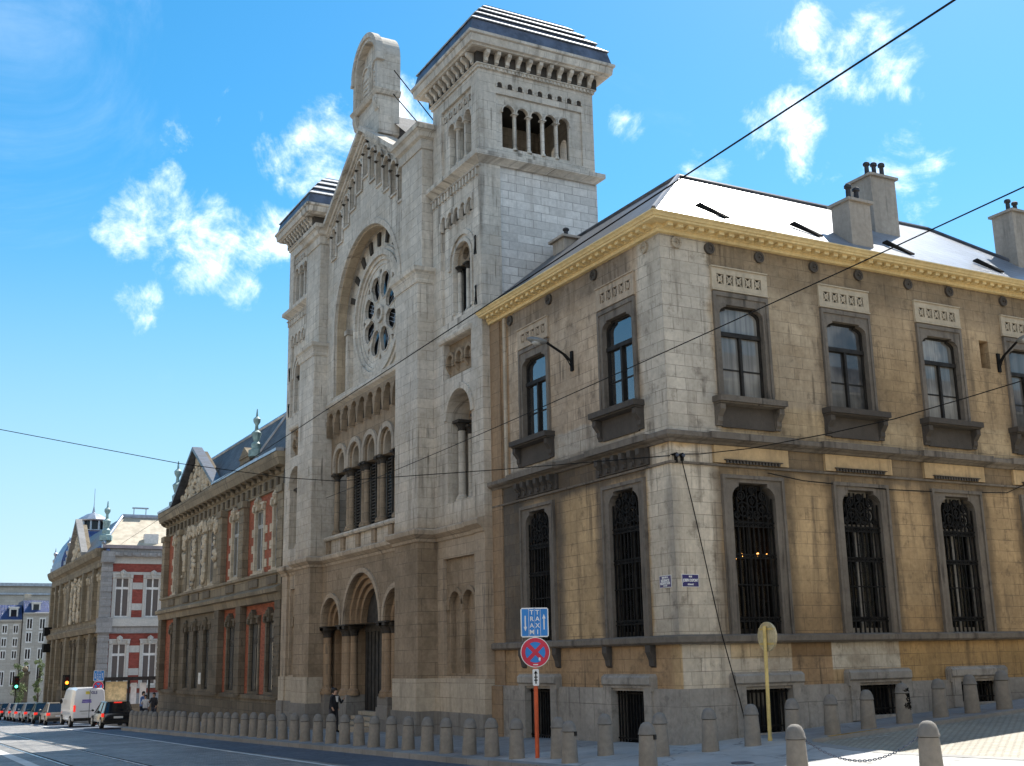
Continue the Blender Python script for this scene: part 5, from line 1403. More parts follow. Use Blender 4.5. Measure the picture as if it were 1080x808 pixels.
def name_plate(fr, s, z, w, h, lines, label, org):
    o = thing('street_name_plate', label, 'street sign', org); ORG[o.name] = Vector(org)
    f = lambda a, d, zz_: fr(a, d+.005, zz_)
    MB(f).box(s-w/2-.012, s+w/2+.012, 0, .010, z-h/2-.012, z+h/2+.012).build('border', M['swhite'], o)
    MB(f).box(s-w/2, s+w/2, .010, .014, z-h/2, z+h/2).build('plate', M['navy'], o)
    for txt, sz, dz, xs in lines:
        sgn = -1 if fr is FL else 1
        def face(a, d, zz_, sgn=sgn): 
            p = f(s+sgn*a, .016+d, z+zz_); return tuple(Vector(p)-Vector(org))
        lettering(txt, sz, o, M['swhite'], 0, dz, face, .003, xs)
    return o
name_plate(FL, .375, 3.735, .40, .235, [('RUE DE LA', .045, .083, 1), ('RÉGENCE', .072, .018, .95), ('REGENTSCHAPS', .066, -.042, .72), ('STRAAT', .036, -.092, 1)], 'navy street name plate left of the corner edge, with two lines of white lettering', (0, .375, 3.73))
name_plate(FR, .345, 3.735, .41, .245, [('RUE', .042, .083, 1), ('JOSEPH DUPONT', .08, .004, .62), ('STRAAT', .042, -.08, 1)], 'navy street name plate right of the corner edge, with one long white name', (.345, 0, 3.73))

# ================================================================== wall lamps
M['lampgrey'] = plain('grey_lamp_metal', (.20, .21, .21), .45, .15, 6)
def wall_lamp(fr, s, z, ds, out, label):
    p = fr(s, 0, z); o = thing('wall_lamp', label, 'street lamp', p); 
    f = lambda a, d, zz_: fr(s+a, d, z+zz_)
    MB(f).box(-.05, .05, 0, .05, -.28, .22).build('wall_plate', M['iron'], o)
    t = MB(); t.tube([f(0, .04, -.05), f(ds*.15, out*.2, .12), f(ds*.5, out*.55, .36), f(ds*.7, out*.75, .5)], .032, 8); t.tube([f(0, .04, -.2), f(ds*.1, out*.15, .0), f(ds*.28, out*.33, .22)], .014, 6); t.build('arm', M['iron'], o, True)
    h = MB(); a = Vector(f(ds*.62, out*.66, .46)); b = Vector(f(ds*1.25, out*1.15, .56)); d = (b-a)
    pts = [a, a+d*.15, a+d*.45, a+d*.8, b]; rs = [.05, .11, .135, .12, .05]
    rings = []; w = d.cross(Vector((0, 0, 1))).normalized()
    vs = []; n = 10
    for p_, r_ in zip(pts, rs):
        for k in range(n): q = 2*PI*k/n; vs.append(tuple(p_+w*r_*math.cos(q)+Vector((0, 0, 1))*r_*.62*math.sin(q)))
    fs = [(i*n+k, i*n+(k+1) % n, (i+1)*n+(k+1) % n, (i+1)*n+k) for i in range(4) for k in range(n)]+[tuple(range(n)), tuple(4*n+k for k in range(n-1, -1, -1))]
    h.add(vs, fs); h.build('lamp_head', M['lampgrey'], o, True)
    m = MB(); c = a+d*.52-Vector((0, 0, .06)); m.ball(tuple(c), .14, .11, .07, 10, 6); m.build('lamp_glass', M['glassy'], o, True)
M['glassy'] = plain('milky_lamp_glass', (.45, .46, .45), .25, .1, 4)
wall_lamp(FL, 3.83, 9.35, .42, .85, 'grey lamp on a bracket between the two upper windows of the left facade')
wall_lamp(FR, 10.62, 9.5, .3, .75, 'grey lamp on a bracket at the right edge beside the small slit window')

# ================================================================== overhead wires
def wire(pts, r, label, sag=0, n=10, cat='cable'):
    if len(pts) == 2 and sag:
        a, b = Vector(pts[0]), Vector(pts[1]); pts = []
        for i in range(n+1):
            t = i/n; p = a.lerp(b, t); p.z -= 4*sag*t*(1-t); pts.append(tuple(p))
    m = MB().tube(pts, r, 5); o = m.build('overhead_cable', M['iron'], None, loc=pts[0]); tag(o, label, cat); return o
wire([(-7.51-.9, -14.69-9.1, 7.24-.4), (-7.51, -14.69, 7.24), (1.01, 69.5, 11.01)], .010, 'long black cable running diagonally from top right to the far brick house')
wire([(-4.28, -12.88, 7.0), (-.8, 19.58, 7.91)], .009, 'thin cable slanting across the upper corner windows to the synagogue', .12)
wire([(-16, 19, 10.1), (-11.9, 16.4, 9.0), (-7.3, 13.6, 7.84), (-4.7, 11.8, 7.31), (-3.6, 10.7, 7.12), (-1.2, 5.36, 6.79), (-.02, -.02, 6.35)], .011, 'thin sagging cable from the corner across the synagogue into the sky at left')
wire([(-.0, -.02, 6.38), (.75, -.05, 6.43), (1.45, -.88, 6.46), (2.28, -2.29, 6.58), (3.11, -3.37, 6.76), (3.91, -4.47, 7.03), (4.38, -5.35, 7.21), (6.5, -9, 8.1)], .011, 'thin cable climbing from the corner past the right-hand windows to the right edge')
wire([(.22, -.09, 6.32), (.5, -.06, 5.2), (.95, -.16, 2.7), (1.3, -.2, 1.3), (1.45, -.22, .62)], .012, 'slack cable hanging down the pale corner wall to the pavement')
wire([(2.6, -.05, 6.12), (3.6, -.06, 6.0), (6.3, -.06, 5.93), (8.0, -.06, 5.96), (10.3, -.06, 6.05), (11.0, -.08, 6.3)], .012, 'cable looped along the wall under the golden frieze panels')
br_ = thing('cable_bracket', 'small iron bracket gathering the cables on the corner under the string course', 'bracket', (.2, 0, 6.4)); 
MB(FR).box(.05, .32, 0, .05, 6.36, 6.40).box(.1, .13, 0, .09, 6.2, 6.42).box(.26, .29, 0, .09, 6.25, 6.42).build('bracket', M['iron'], br_)
for x in (.115, .275): MB().ball((x, -.1, 6.36), .04, n=8).build('insulator', M['zincdark'], br_, True)

# ================================================================== vehicles
def loft(mb, secs):
    """secs: list of (y, [(x,z)...]) closed loops with equal counts"""
    n = len(secs[0][1]); vs = []
    for y, l in secs: vs += [(x, y, z) for x, z in l]
    fs = [(i*n+k, i*n+(k+1) % n, (i+1)*n+(k+1) % n, (i+1)*n+k) for i in range(len(secs)-1) for k in range(n)]
    fs += [tuple(range(n-1, -1, -1)), tuple((len(secs)-1)*n+k for k in range(n))]
    return mb.add(vs, fs)
def hull(w, z0, z1, r=.1):
    return [(-w+r, z0), (w-r, z0), (w, z0+r), (w, (z0+z1)/2), (w-.03, z1-.06), (w-.12, z1), (-w+.12, z1), (-w+.03, z1-.06), (-w, (z0+z1)/2), (-w, z0+r)]
def paint(name, c, rough=.28):
    t = NT(name); t.b.inputs['Coat Weight'].default_value = .5; t.b.inputs['Coat Roughness'].default_value = .08
    return t.done(c, rough, .0)
M['tyre'] = plain('tyre_rubber', (.02, .02, .02), .8, .2, 8); M['rim'] = plain('alloy_rim', (.4, .41, .42), .35, .1, 5, .7)
def emis(name, c, s, base):
    t = NT(name); t.b.inputs['Emission Color'].default_value = c+(1,); t.b.inputs['Emission Strength'].default_value = s; return t.done(base, .3)
M['tail'] = emis('tail_light_red', (1, .04, .02), .35, (.5, .02, .02)); M['plate'] = plain('number_plate', (.6, .6, .58), .5, .05, 5)
M['carglass'] = glass_mat('car_window', (.012, .014, .018), .0, .04)
def wheel(o, x, y, r, sd):
    w = MB(); m = 18; vs = []
    def cyl(mb, r0, xa, xb):
        a = [(xa, y+r0*math.cos(2*PI*k/m), r0*math.sin(2*PI*k/m)+r) for k in range(m)]; b = [(xb, y+r0*math.cos(2*PI*k/m), r0*math.sin(2*PI*k/m)+r) for k in range(m)]
        mb.add(a+b, [tuple(range(m)), tuple(range(2*m-1, m-1, -1))]+[(k, (k+1) % m, m+(k+1) % m, m+k) for k in range(m)])
    cyl(w, r, x-.09, x+.09); t = w.build('wheel', M['tyre'], o)
    c = MB(); cyl(c, r*.64, x+sd*.085, x+sd*.1); cyl(c, r*.2, x+sd*.1, x+sd*.115); c.build('rim', M['rim'], t)
def car(label, x, y, rz, body, kind='hatch', group=None, L=3.7, W_=.76, H=1.28):
    """local: y from rear (0) to front (L); built to the rear bumper"""
    o = thing('parked_car', label, 'car', (x, y, g(x, y)-.115), rz, group); ORG[o.name] = Vector((0, 0, 0))
    zb = .2; belt = .76
    m = MB()
    loft(m, [(0.0, hull(W_*.9, .30, .66)), (.05, hull(W_*.96, .22, belt+.0)), (.35, hull(W_, zb, belt+.03)), (L*.55, hull(W_, zb, belt)), (L*.72, hull(W_, zb, belt-.03)), (L*.9, hull(W_*.95, zb, .62)), (L*.97, hull(W_*.88, .24, .55)), (L, hull(W_*.8, .3, .48))])
    bo = m.build('body', body, o, True)
    est = kind == 'estate'
    yb = (.04, .32) if est else (.1, .62); yf = (L*.70, L*.47)
    t = MB(); wt = W_*.74; wb = W_-.05
    secs = [(yb[0], [(-wb, belt), (wb, belt), (wb, belt+.02), (-wb, belt+.02)]), (yb[1], [(-wb, belt), (wb, belt), (wt, H), (-wt, H)]), (yf[1], [(-wb, belt), (wb, belt), (wt, H+.01), (-wt, H+.01)]), (yf[0], [(-wb, belt-.03), (wb, belt-.03), (wb, belt), (-wb, belt)])]
    loft(t, secs); ca = t.build('cabin', M['carglass'], o)
    f = MB(); n_ = Vector((0, 0, 1))
    roof_pts = [(-wt, yb[1], H), (wt, yb[1], H), (wt, yf[1], H+.01), (-wt, yf[1], H+.01)]
    f.add([(a, b, c+.004) for a, b, c in roof_pts]+[(a*.93, b, c+.04) for a, b, c in roof_pts], [(0, 1, 2, 3), (7, 6, 5, 4), (0, 1, 5, 4), (1, 2, 6, 5), (2, 3, 7, 6), (3, 0, 4, 7)])
    for sg in (-1, 1):
        f.tube([(sg*wb, yb[0], belt+.01), (sg*wt, yb[1], H)], .035, 6); f.tube([(sg*wb, yf[0], belt-.02), (sg*wt, yf[1], H)], .03, 6); f.tube([(sg*(wb+.002), (yb[1]+yf[1])/2, belt), (sg*(wt+.004), (yb[1]+yf[1])/2, H)], .03, 6); f.tube([(sg*wt, yb[1], H+.005), (sg*wt, yf[1], H+.01)], .03, 6)
    f.build('roof', body, o)
    for sg in (-1, 1):
        if est: MB().box(sg*W_*.97-.1, sg*W_*.97+.02, .015, .16, .58, .76).build('tail_light', M['tail'], o)
        else: MB().box(sg*W_*.84-.12, sg*W_*.84+.1, .0, .12, .58, .74).build('tail_light', M['tail'], o)
        mi = MB(); mi.ball((sg*(W_+.09), L*.66, belt+.1), .08, .05, .065, 8, 5); mi.build('mirror', body, o, True)
        for yy in (L*.18, L*.80): wheel(o, sg*(W_-.07), yy, .29, sg)
        MB().box(sg*W_*.7-.14, sg*W_*.7+.14, L-.06, L-.005, .5, .6).build('headlight', M['glassy'], o)
    MB().box(-.23, .23, -.015, .03, .50, .60).build('number_plate', M['plate'], o)
    MB().box(-W_*.92, W_*.92, -.035, .12, .26, .42).build('bumper', M['frame'] if body is not M['pwhite'] else body, o)
    if est: MB().box(-.2, .2, yb[1]-.06, yb[1]+.02, H-.02, H+.03).build('brake_light', M['tail'], o)
    return o
M['pwhite'] = paint('white_car_paint', (.68, .68, .68)); M['pblack'] = paint('black_car_paint', (.012, .013, .016), .2); M['psilver'] = paint('silver_car_paint', (.38, .39, .40)); M['pgreen'] = paint('dark_green_car_paint', (.02, .05, .045)); M['pmauve'] = paint('pale_mauve_car_paint', (.55, .48, .50)); M['pbrown'] = paint('beige_car_paint', (.28, .24, .19)); M['pnavy'] = paint('dark_blue_car_paint', (.03, .035, .08))
car('black estate car with lit tail lights, parked behind the white van', -2.95, 45.0, .02, M['pblack'], 'estate')
car('beige car mostly hidden on the left side of the white van', -3.75, 60.5, 0, M['pbrown'])
car('dark green hatchback just left of the white van', -3.75, 66.8, 0, M['pgreen'])
car('silver car ahead of the dark green hatchback', -3.7, 73.0, 0, M['psilver'])
car('white car between the silver car and the pale mauve one', -3.8, 78.3, 0, M['pwhite'])
car('pale mauve car ahead of the white car, behind the two dark cars', -3.7, 83.7, 0, M['pmauve'])
car('black car in the queue, second from the left edge', -3.7, 90, 0, M['pblack'])
car('dark blue car leftmost in the queue at the edge', -3.7, 96.5, 0, M['pnavy'])
# white delivery van
vn = thing('delivery_van', 'white high-roofed delivery van parked before the black estate car', 'van', (-3.38, 51.6, g(-3.38, 51.6)-.115), .02); ORG[vn.name] = Vector((0, 0, 0))
m = MB(); w = .86
def vh(w, z0, z1, t=.9): return [(-w+.06, z0), (w-.06, z0), (w, z0+.08), (w, .95), (w*.97, 1.5), (w*t, z1-.12), (w*t-.14, z1), (-w*t+.14, z1), (-w*t, z1-.12), (-w*.97, 1.5), (-w, .95), (-w, z0+.08)]
loft(m, [(0, vh(w*.97, .38, 2.02)), (.06, vh(w, .34, 2.1)), (1.2, vh(w, .3, 2.16)), (3.2, vh(w, .3, 2.12)), (3.7, vh(w*.98, .3, 2.0, .86))]); m.build('body', M['pwhite'], vn, True)
m = MB(); loft(m, [(3.69, vh(w*.975, .31, 1.97, .86)), (4.2, vh(w*.95, .32, 1.25, .88)), (4.7, vh(w*.9, .35, 1.05, .9))]); m.build('bonnet', M['pwhite'], vn, True)
MB().plate([(-.42, 1.1), (-.02, 1.1), (-.02, 1.62), (-.36, 1.62)], (), -.004, -.001).plate([(.42, 1.1), (.02, 1.1), (.02, 1.62), (.36, 1.62)], (), -.004, -.001) if False else None
m = MB().box(-.012, .012, -.012, .02, .45, 2.0).box(-.5, .12, -.02, .01, .86, .885); m.build('rear_door_seam', M['frame'], vn)
MB().box(-.42, -.1, -.015, .01, .68, .78).build('number_plate', M['plate'], vn)
MB().box(-w*.96, w*.96, -.06, .1, .34, .5).build('bumper', M['frame'], vn)
for sg in (-1, 1):
    MB().box(sg*w*.92-.06, sg*w*.92+.05, -.025, .06, .85, 1.2).build('tail_light', M['tail'], vn)
    for yy in (.85, 3.75): wheel(vn, sg*(w-.06), yy, .31, sg)
    MB().ball((sg*(w+.1), 3.6, 1.35), .09, .06, .14, 8, 5).build('mirror', M['frame'], vn, True)
f_ = lambda s, d, z: (s, -.012-d, z)
lettering('GLS', .2, vn, plain('dark_blue_lettering', (.03, .03, .16), .5), .22, 1.86, f_, .006)
MB(f_).plate([(-.25, 1.8), (-.05, 1.78), (.0, 1.86), (-.08, 1.95), (-.24, 1.94)], (), 0, .004).build('emblem', plain('yellow_emblem', (.75, .62, .1), .5), vn)
MB(f_).box(-.42, .1, 0, .004, 1.32, 1.4).box(-.4, .08, 0, .004, 1.42, 1.5).build('lettering', plain('violet_lettering', (.16, .12, .42), .5), vn)

# ================================================================== traffic lights, far trees, people
def traffic_light(x, y, label, lit, h, zb=None):
    zb = g(x, y) if zb is None else zb
    o = thing('traffic_light', label, 'traffic light', (x, y, zb), .1); ORG[o.name] = Vector((0, 0, 0))
    MB().lathe(0, 0, [(.06, 0), (.05, h)], 10).build('pole', M['frame'], o, True)
    m = MB().box(-.2, .2, -.22, .05, h-1.0, h).box(-.26, .26, .05, .07, h-1.06, h+.06); hd = m.build('housing', M['frame'], o)
    for i, (c, nm) in enumerate((((1, .05, .02), 'red'), ((1, .22, .02), 'amber'), ((.1, 1, .55), 'green'))):
        on = nm == lit
        mt = emis('signal_'+nm+('_lit' if on else '_off')+str(len(bpy.data.materials)), c, 2.2 if on else 0, tuple(k*.06 for k in c))
        MB(lambda s, d, z: (s, -.22-d, z)).disc(0, h-.2-i*.3, .12, 0, .03, 14).build('signal_lens', mt, hd)
    return o
traffic_light(-1.6, 74, 'traffic light with a glowing amber lamp left of the white van', 'amber', 3.0)
traffic_light(-3.2, 92, 'traffic light showing green at the left edge', 'green', 3.4)
lm = plain('pale_sunlit_leaf', (.16, .20, .075), .7, .4, 3, c2=(.06, .10, .03)); bk = plain('tree_bark', (.07, .055, .04), .9, .3, 5)
def tree(x, y, zb, h, r, label, seed):
    rnd = random.Random(seed); o = thing('street_tree', label, 'tree', (x, y, zb), 0); ORG[o.name] = Vector((0, 0, 0))
    m = MB().tube([(0, 0, -.2), (.03, 0, h*.3), (-.03, .05, h*.6), (0, 0, h*.9)], .13, 7, .03)
    for i in range(7):
        a = rnd.uniform(0, 6.28); z = h*rnd.uniform(.25, .7); m.tube([(0, 0, z), (r*.7*math.cos(a), r*.7*math.sin(a), z+h*.14)], .04, 5, .012)
    m.build('trunk', bk, o, True)
    m = MB()
    for i in range(16):
        a = rnd.uniform(0, 6.28); q = rnd.random()**.5*r*.75; zc = h*rnd.uniform(.28, .97); cx, cy = q*math.cos(a), q*math.sin(a); cr = r*rnd.uniform(.3, .55)
        for k in range(110):
            v = Vector((rnd.gauss(0, 1), rnd.gauss(0, 1), rnd.gauss(0, 1))).normalized()*cr*rnd.random()**.4
            p = Vector((cx, cy, zc))+v; s = rnd.uniform(.05, .1); d1 = Vector((rnd.uniform(-1, 1), rnd.uniform(-1, 1), rnd.uniform(-1, 1))).normalized()*s; d2 = Vector((rnd.uniform(-1, 1), rnd.uniform(-1, 1), rnd.uniform(-1, 1))).normalized()*s
            m.add([tuple(p-d1), tuple(p+d2*.6), tuple(p+d1), tuple(p-d2*.6)], [(0, 1, 2, 3)])
    m.build('crown', lm, o)
tree(-.4, 116, -2.6, 5.6, .8, 'slender sunlit tree far down the street, left of the darker gap', 1)
tree(1.1, 113, -2.6, 5.9, .6, 'slender sunlit tree far down the street, close beside the domed house', 2)
def column_monument():
    o = thing('stone_pier', 'dark stone gate pier between the two slender far trees', 'pier', (.35, 119, -2.6)); ORG[o.name] = Vector((0, 0, 0))
    MB().box(-.4, .4, -.4, .4, 0, 4.2).box(-.5, .5, -.5, .5, 4.2, 4.5).build('pier', M['bstone2'], o); MB().ball((0, 0, 4.75), .3).build('ball', M['bstone'], o, True)
column_monument()
SK = plain('skin', (.45, .27, .19), .6, .1, 8); HAIR = plain('dark_hair', (.02, .014, .01), .7, .2, 20)
def person(x, y, zb, rz, label, top, legs, h=1.55, armpose=((.1, .2), (.1, -.1)), hair=HAIR, lean=0.05, group=None, shoe=M['iron'], stride=.1):
    """one continuous skinned figure in local space, facing -y, height about h"""
    o = thing('person', label, 'person', (x, y, zb), rz, group); ORG[o.name] = Vector((0, 0, 0))
    k = h/1.75
    V = []; E = []; Rr = []
    def v(p, r): V.append(tuple(c*k for c in p)); Rr.append(r*k); return len(V)-1
    pel = v((0, 0, .95), .145); wa = v((0, -lean*.3, 1.12), .13); chs = v((0, -lean*.7, 1.33), .155); nk0 = v((0, -lean, 1.47), .07); nk = v((0, -lean, 1.53), .055); hd = v((0, -lean-.02, 1.6), .085); hd2 = v((0, -lean-.02, 1.69), .085)
    E.extend([(pel, wa), (wa, chs), (chs, nk0), (nk0, nk), (nk, hd), (hd, hd2)])
    nose = v((0, -lean-.12, 1.615), .014); E.append((hd, nose))
    hands = []
    for sg, (f1, f2) in zip((-1, 1), armpose):
        sh = v((sg*.18, -lean*.8, 1.42), .062); el = v((sg*.25, -lean*.8-f1*.4, 1.15), .047)
        ws = v((sg*(.25-abs(f2)*.3), -lean*.8-f1-.12*(f2 > .15), .93+max(f1, 0)*.6+(.25 if f2 > .15 else 0)), .033)
        E.extend([(chs, sh), (sh, el), (el, ws)])
        a = Vector(V[el]); b = Vector(V[ws]); d = (b-a).normalized()
        pm = v(tuple((b+d*.07*k)/k), .036); E.append((ws, pm)); hands.append((b+d*.08*k, d, sg))
    for sg in (-1, 1):
        hp = v((sg*.09, 0, .88), .098); kn = v((sg*.1, -.03-sg*stride*.4, .49), .066); an = v((sg*.1, .02-sg*stride, .09), .045); to = v((sg*.115, -.13-sg*stride, .045), .04)
        E.extend([(pel, hp), (hp, kn), (kn, an), (an, to)])
    me = bpy.data.meshes.new('body'); me.from_pydata(V, E, []); ob = bpy.data.objects.new('body', me); COL.objects.link(ob)
    sk = ob.modifiers.new('s', 'SKIN'); 
    for i, r in enumerate(Rr):
        me.skin_vertices[0].data[i].radius = (r*(1.25 if i in (1, 2) else 1), r) ; me.skin_vertices[0].data[i].use_root = (i == 0)
    su = ob.modifiers.new('d', 'SUBSURF'); su.levels = 2; su.render_levels = 2
    bpy.context.view_layer.update()
    m2 = bpy.data.meshes.new_from_object(ob.evaluated_get(bpy.context.evaluated_depsgraph_get())); bpy.data.objects.remove(ob)
    for m_ in (top, legs, SK, shoe): m2.materials.append(m_)
    hz = [hh[0].z for hh in hands]
    for p in m2.polygons:
        c = p.center/k; p.use_smooth = True
        if c.z > 1.5: p.material_index = 2
        elif c.z < .12: p.material_index = 3
        elif min((p.center-hh[0]).length for hh in hands) < .1*k: p.material_index = 2
        elif c.z < .93 and abs(c.x) < .22: p.material_index = 1
        else: p.material_index = 0
    b = bpy.data.objects.new('body', m2); COL.objects.link(b); b.parent = o
    fm = MB()
    for pos, d, sg in hands:
        sd = d.cross(Vector((0, 1, 0))).normalized(); 
        for i, (off, ln) in enumerate(((-.028, .06), (-.01, .072), (.009, .07), (.027, .055))):
            p = pos+sd*off*k; q = p+d*ln*.6*k; fm.tube([tuple(p-d*.02*k), tuple(q), tuple(q+d*ln*.35*k+Vector((0, -.02*k, 0)))], .009*k, 6, .007*k)
        p = pos-d*.03*k+Vector((0, -.03*k, 0)); fm.tube([tuple(p), tuple(p+d*.03*k+Vector((0, -.025*k, 0))), tuple(p+d*.055*k+Vector((0, -.03*k, 0)))], .01*k, 6, .008*k)
    fm.build('fingers', SK, o, True)
    hm = MB().ball((0, (-lean+.012)*k, 1.69*k), .098*k, .105*k, .09*k, 12, 8); hm.ball((0, (-lean+.05)*k, 1.62*k), .085*k, .07*k, .09*k, 10, 6); hm.build('hair', hair, o, True)
    em = MB()
    for sg in (-1, 1): em.ball((sg*.032*k, (-lean-.1)*k, 1.635*k), .011*k, n=6, m=4)
    em.build('eyes', HAIR, o, True)
    return o
SUIT = plain('black_suit_cloth', (.012, .012, .016), .8, .2, 6); BLUE = plain('light_blue_shirt', (.16, .26, .52), .8, .15, 6); JEAN = plain('dark_trousers', (.03, .035, .05), .8, .2, 6); WHITEC = plain('white_shirt', (.6, .6, .6), .8, .1, 6)
p_ = person(-1.25, 17.15, .02, .3, 'person in a black suit over a white shirt, standing at the synagogue portal', SUIT, SUIT, 1.38, ((.12, .1), (.25, .3)))
m = MB(); kk = 1.38/1.75; m.add([(-.05*kk, -.215*kk, 1.45*kk), (.05*kk, -.215*kk, 1.45*kk), (.012*kk, -.24*kk, 1.22*kk), (-.012*kk, -.24*kk, 1.22*kk), (-.05*kk, -.14*kk, 1.45*kk), (.05*kk, -.14*kk, 1.45*kk), (0.012*kk, -.15*kk, 1.22*kk), (-.012*kk, -.15*kk, 1.22*kk)], [(0, 1, 2, 3), (7, 6, 5, 4), (0, 1, 5, 4), (1, 2, 6, 5), (2, 3, 7, 6), (3, 0, 4, 7)]); m.build('shirt_front', WHITEC, p_)
person(-1.1, 17.75, .0, .8, 'person in dark clothes and cap, half behind the one in the black suit', SUIT, JEAN, 1.4, ((.1, .1), (.1, -.05)))
person(-1.45, 46.6, g(-1.5, 46.6), .6, 'person in a light blue shirt behind the bollards near the yard', BLUE, JEAN, 1.6, group='people behind the far bollards').__setitem__('group', 'people behind the far bollards')
person(-1.3, 44.4, g(-1.3, 44.4), -.7, 'person in dark top to the right of the one in light blue', SUIT, JEAN, 1.5, group='people behind the far bollards')
person(-1.5, 45.6, g(-1.5, 45.6), -.3, 'person in white between the light blue shirt and the dark top', WHITEC, JEAN, 1.42, group='people behind the far bollards')

# ================================================================== unseen houses added across both streets for bounced light and reflections
def opposite(name, label, F, s0, s1, zt, base, side):
    o = thing(name, label, 'building', F((s0+s1)/2, 0, 0))
    n = int((s1-s0)/3.6); w = (s1-s0)/n; cs = [s0+w*(i+.5) for i in range(n)]
    fl = [(base+1.0, base+3.2), (base+4.6, base+6.8), (base+8.0, base+9.9)]
    MB(F).plate(rect(s0, s1, base-5, zt), [rect(c-.6, c+.6, a, b) for c in cs for a, b in fl], -.4, 0).build('wall', M['oppo'], o)
    for c in cs:
        for a, b in fl:
            m = MB(F).plate(rect(c-.8, c+.8, a-.2, b+.2), [rect(c-.52, c-.04, a+.08, b-.08), rect(c+.04, c+.52, a+.08, b-.08)], -.2, .06); wn = m.build('window', M['white'], o)
            MB(F).box(c-.6, c+.6, -.24, -.22, a, b).build('pane', M['greyglass'], wn)
    MB(F).mould([(0, zt-.5), (.3, zt-.4), (.5, zt-.1), (.5, zt), (0, zt+.1)], s0, s1).build('cornice', M['white'], o)
    m = MB(F); m.box(s0, s1, -9, -.45, base-5, zt); m.build('body_wall', M['oppo'], o)
    m = MB(F); m.add([(s0, .3, zt+.08), (s1, .3, zt+.08), (s1, -4.5, zt+2.6), (s0, -4.5, zt+2.6), (s0, -9, zt+.08), (s1, -9, zt+.08)], [(0, 1, 2, 3), (3, 2, 5, 4)]); m.build('roof', M['slate'], o)
M['oppo'] = stone('warm_bounce_facade', (.60, .47, .31), (.8, .35), .009, .4, .08, .12, .15)  # warm colour picked to warm the bounced light
opposite('unseen_terrace', 'unseen cream terrace added across the side street for bounced light and reflections', lambda s, d, z: (s, -13.5+d, z), -1.5, 42, 12.2, .8, 1)
opposite('unseen_terrace', 'unseen long cream terrace added across the main street for warm bounced light', lambda s, d, z: (-21.5+d, s, z), -40, 120, 11.5, -.5, 1)
SKY_STR, SUN_E, EXPO, SKY_SAT, SKY_HUE = .08, 4.2, 1.25, 1.34, .484
CLOUD_A, CLOUD_B = (10.5, 10.6, 10.8), (14, 14, 14)
CLOUDS = [(0.153, 0.929, 0.337, 0.046, 0.52), (0.171, 0.916, 0.364, 0.055, 0.52), (0.192, 0.918, 0.347, 0.062, 0.57), (0.217, 0.91, 0.353, 0.055, 0.52), (0.213, 0.923, 0.32, 0.055, 0.52), (0.247, 0.905, 0.348, 0.062, 0.52), (0.273, 0.897, 0.347, 0.046, 0.52), (0.169, 0.943, 0.287, 0.039, 0.44), (0.241, 0.922, 0.303, 0.039, 0.47), (0.18, 0.906, 0.382, 0.031, 0.42), (0.291, 0.86, 0.419, 0.07, 0.57), (0.274, 0.878, 0.393, 0.046, 0.47), (0.257, 0.877, 0.406, 0.046, 0.42), (0.346, 0.829, 0.438, 0.062, 0.54), (0.369, 0.814, 0.449, 0.039, 0.42), (0.281, 0.854, 0.439, 0.039, 0.4), (0.224, 0.875, 0.428, 0.062, 0.23), (0.175, 0.89, 0.42, 0.077, 0.19), (0.518, 0.741, 0.427, 0.039, 0.48), (0.519, 0.752, 0.407, 0.027, 0.37), (0.576, 0.717, 0.393, 0.046, 0.4), (0.612, 0.628, 0.48, 0.046, 0.44), (0.641, 0.619, 0.454, 0.062, 0.48), (0.659, 0.596, 0.459, 0.07, 0.48), (0.623, 0.657, 0.425, 0.055, 0.46), (0.611, 0.673, 0.417, 0.046, 0.37), (0.634, 0.661, 0.401, 0.031, 0.37), (0.685, 0.591, 0.426, 0.027, 0.42), (0.695, 0.611, 0.38, 0.07, 0.48), (0.705, 0.594, 0.387, 0.046, 0.42), (0.683, 0.631, 0.369, 0.046, 0.37), (0.632, 0.671, 0.388, 0.031, 0.34), (0.702, 0.621, 0.348, 0.046, 0.35), (0.656, 0.654, 0.377, 0.031, 0.31)]
# unseen clouds added behind the camera for soft white fill light
FILL_CLOUDS = [(-.2, -.85, .5, .75, .75), (-.85, -.45, .45, .65, .7), (.6, -.7, .55, .6, .6), (-.5, -.3, .9, .5, .55)]
# ================================================================== sky, sun, camera
SUN = Vector((.66, .394, 1.0)).normalized()
EL = math.asin(SUN.z); AZ_ = math.atan2(SUN.x, SUN.y)
wd = bpy.data.worlds.new('World'); SC.world = wd; wd.use_nodes = True
nt = wd.node_tree; nn = nt.nodes; bg = nn['Background']
def wn(typ, **kw):
    x = nn.new(typ)
    for k, v in kw.items(): setattr(x, k, v)
    return x
def wput(s, v):
    if hasattr(v, 'is_output'): nt.links.new(v, s)
    else: s.default_value = v
def wmath(op, a, b=0., c=None, clamp=False):
    x = wn('ShaderNodeMath', operation=op, use_clamp=clamp); wput(x.inputs[0], a); wput(x.inputs[1], b)
    if c is not None: wput(x.inputs[2], c)
    return x.outputs[0]
def wramp(v, a, b, c=0., d=1.):
    x = wn('ShaderNodeMapRange', interpolation_type='SMOOTHSTEP')
    for i, k in enumerate((v, a, b, c, d)): wput(x.inputs[i], k)
    return x.outputs[0]
sky = wn('ShaderNodeTexSky', sky_type='NISHITA'); sky.sun_disc = False; sky.sun_elevation = EL; sky.sun_rotation = AZ_
sky.air_density = 1.0; sky.dust_density = .35; sky.ozone_density = 4.0; sky.altitude = 50
hs = wn('ShaderNodeHueSaturation'); hs.inputs['Saturation'].default_value = SKY_SAT; hs.inputs['Hue'].default_value = SKY_HUE; hs.inputs['Value'].default_value = 1.0
nt.links.new(sky.outputs[0], hs.inputs['Color'])
tc = wn('ShaderNodeTexCoord'); dirv = tc.outputs['Generated']
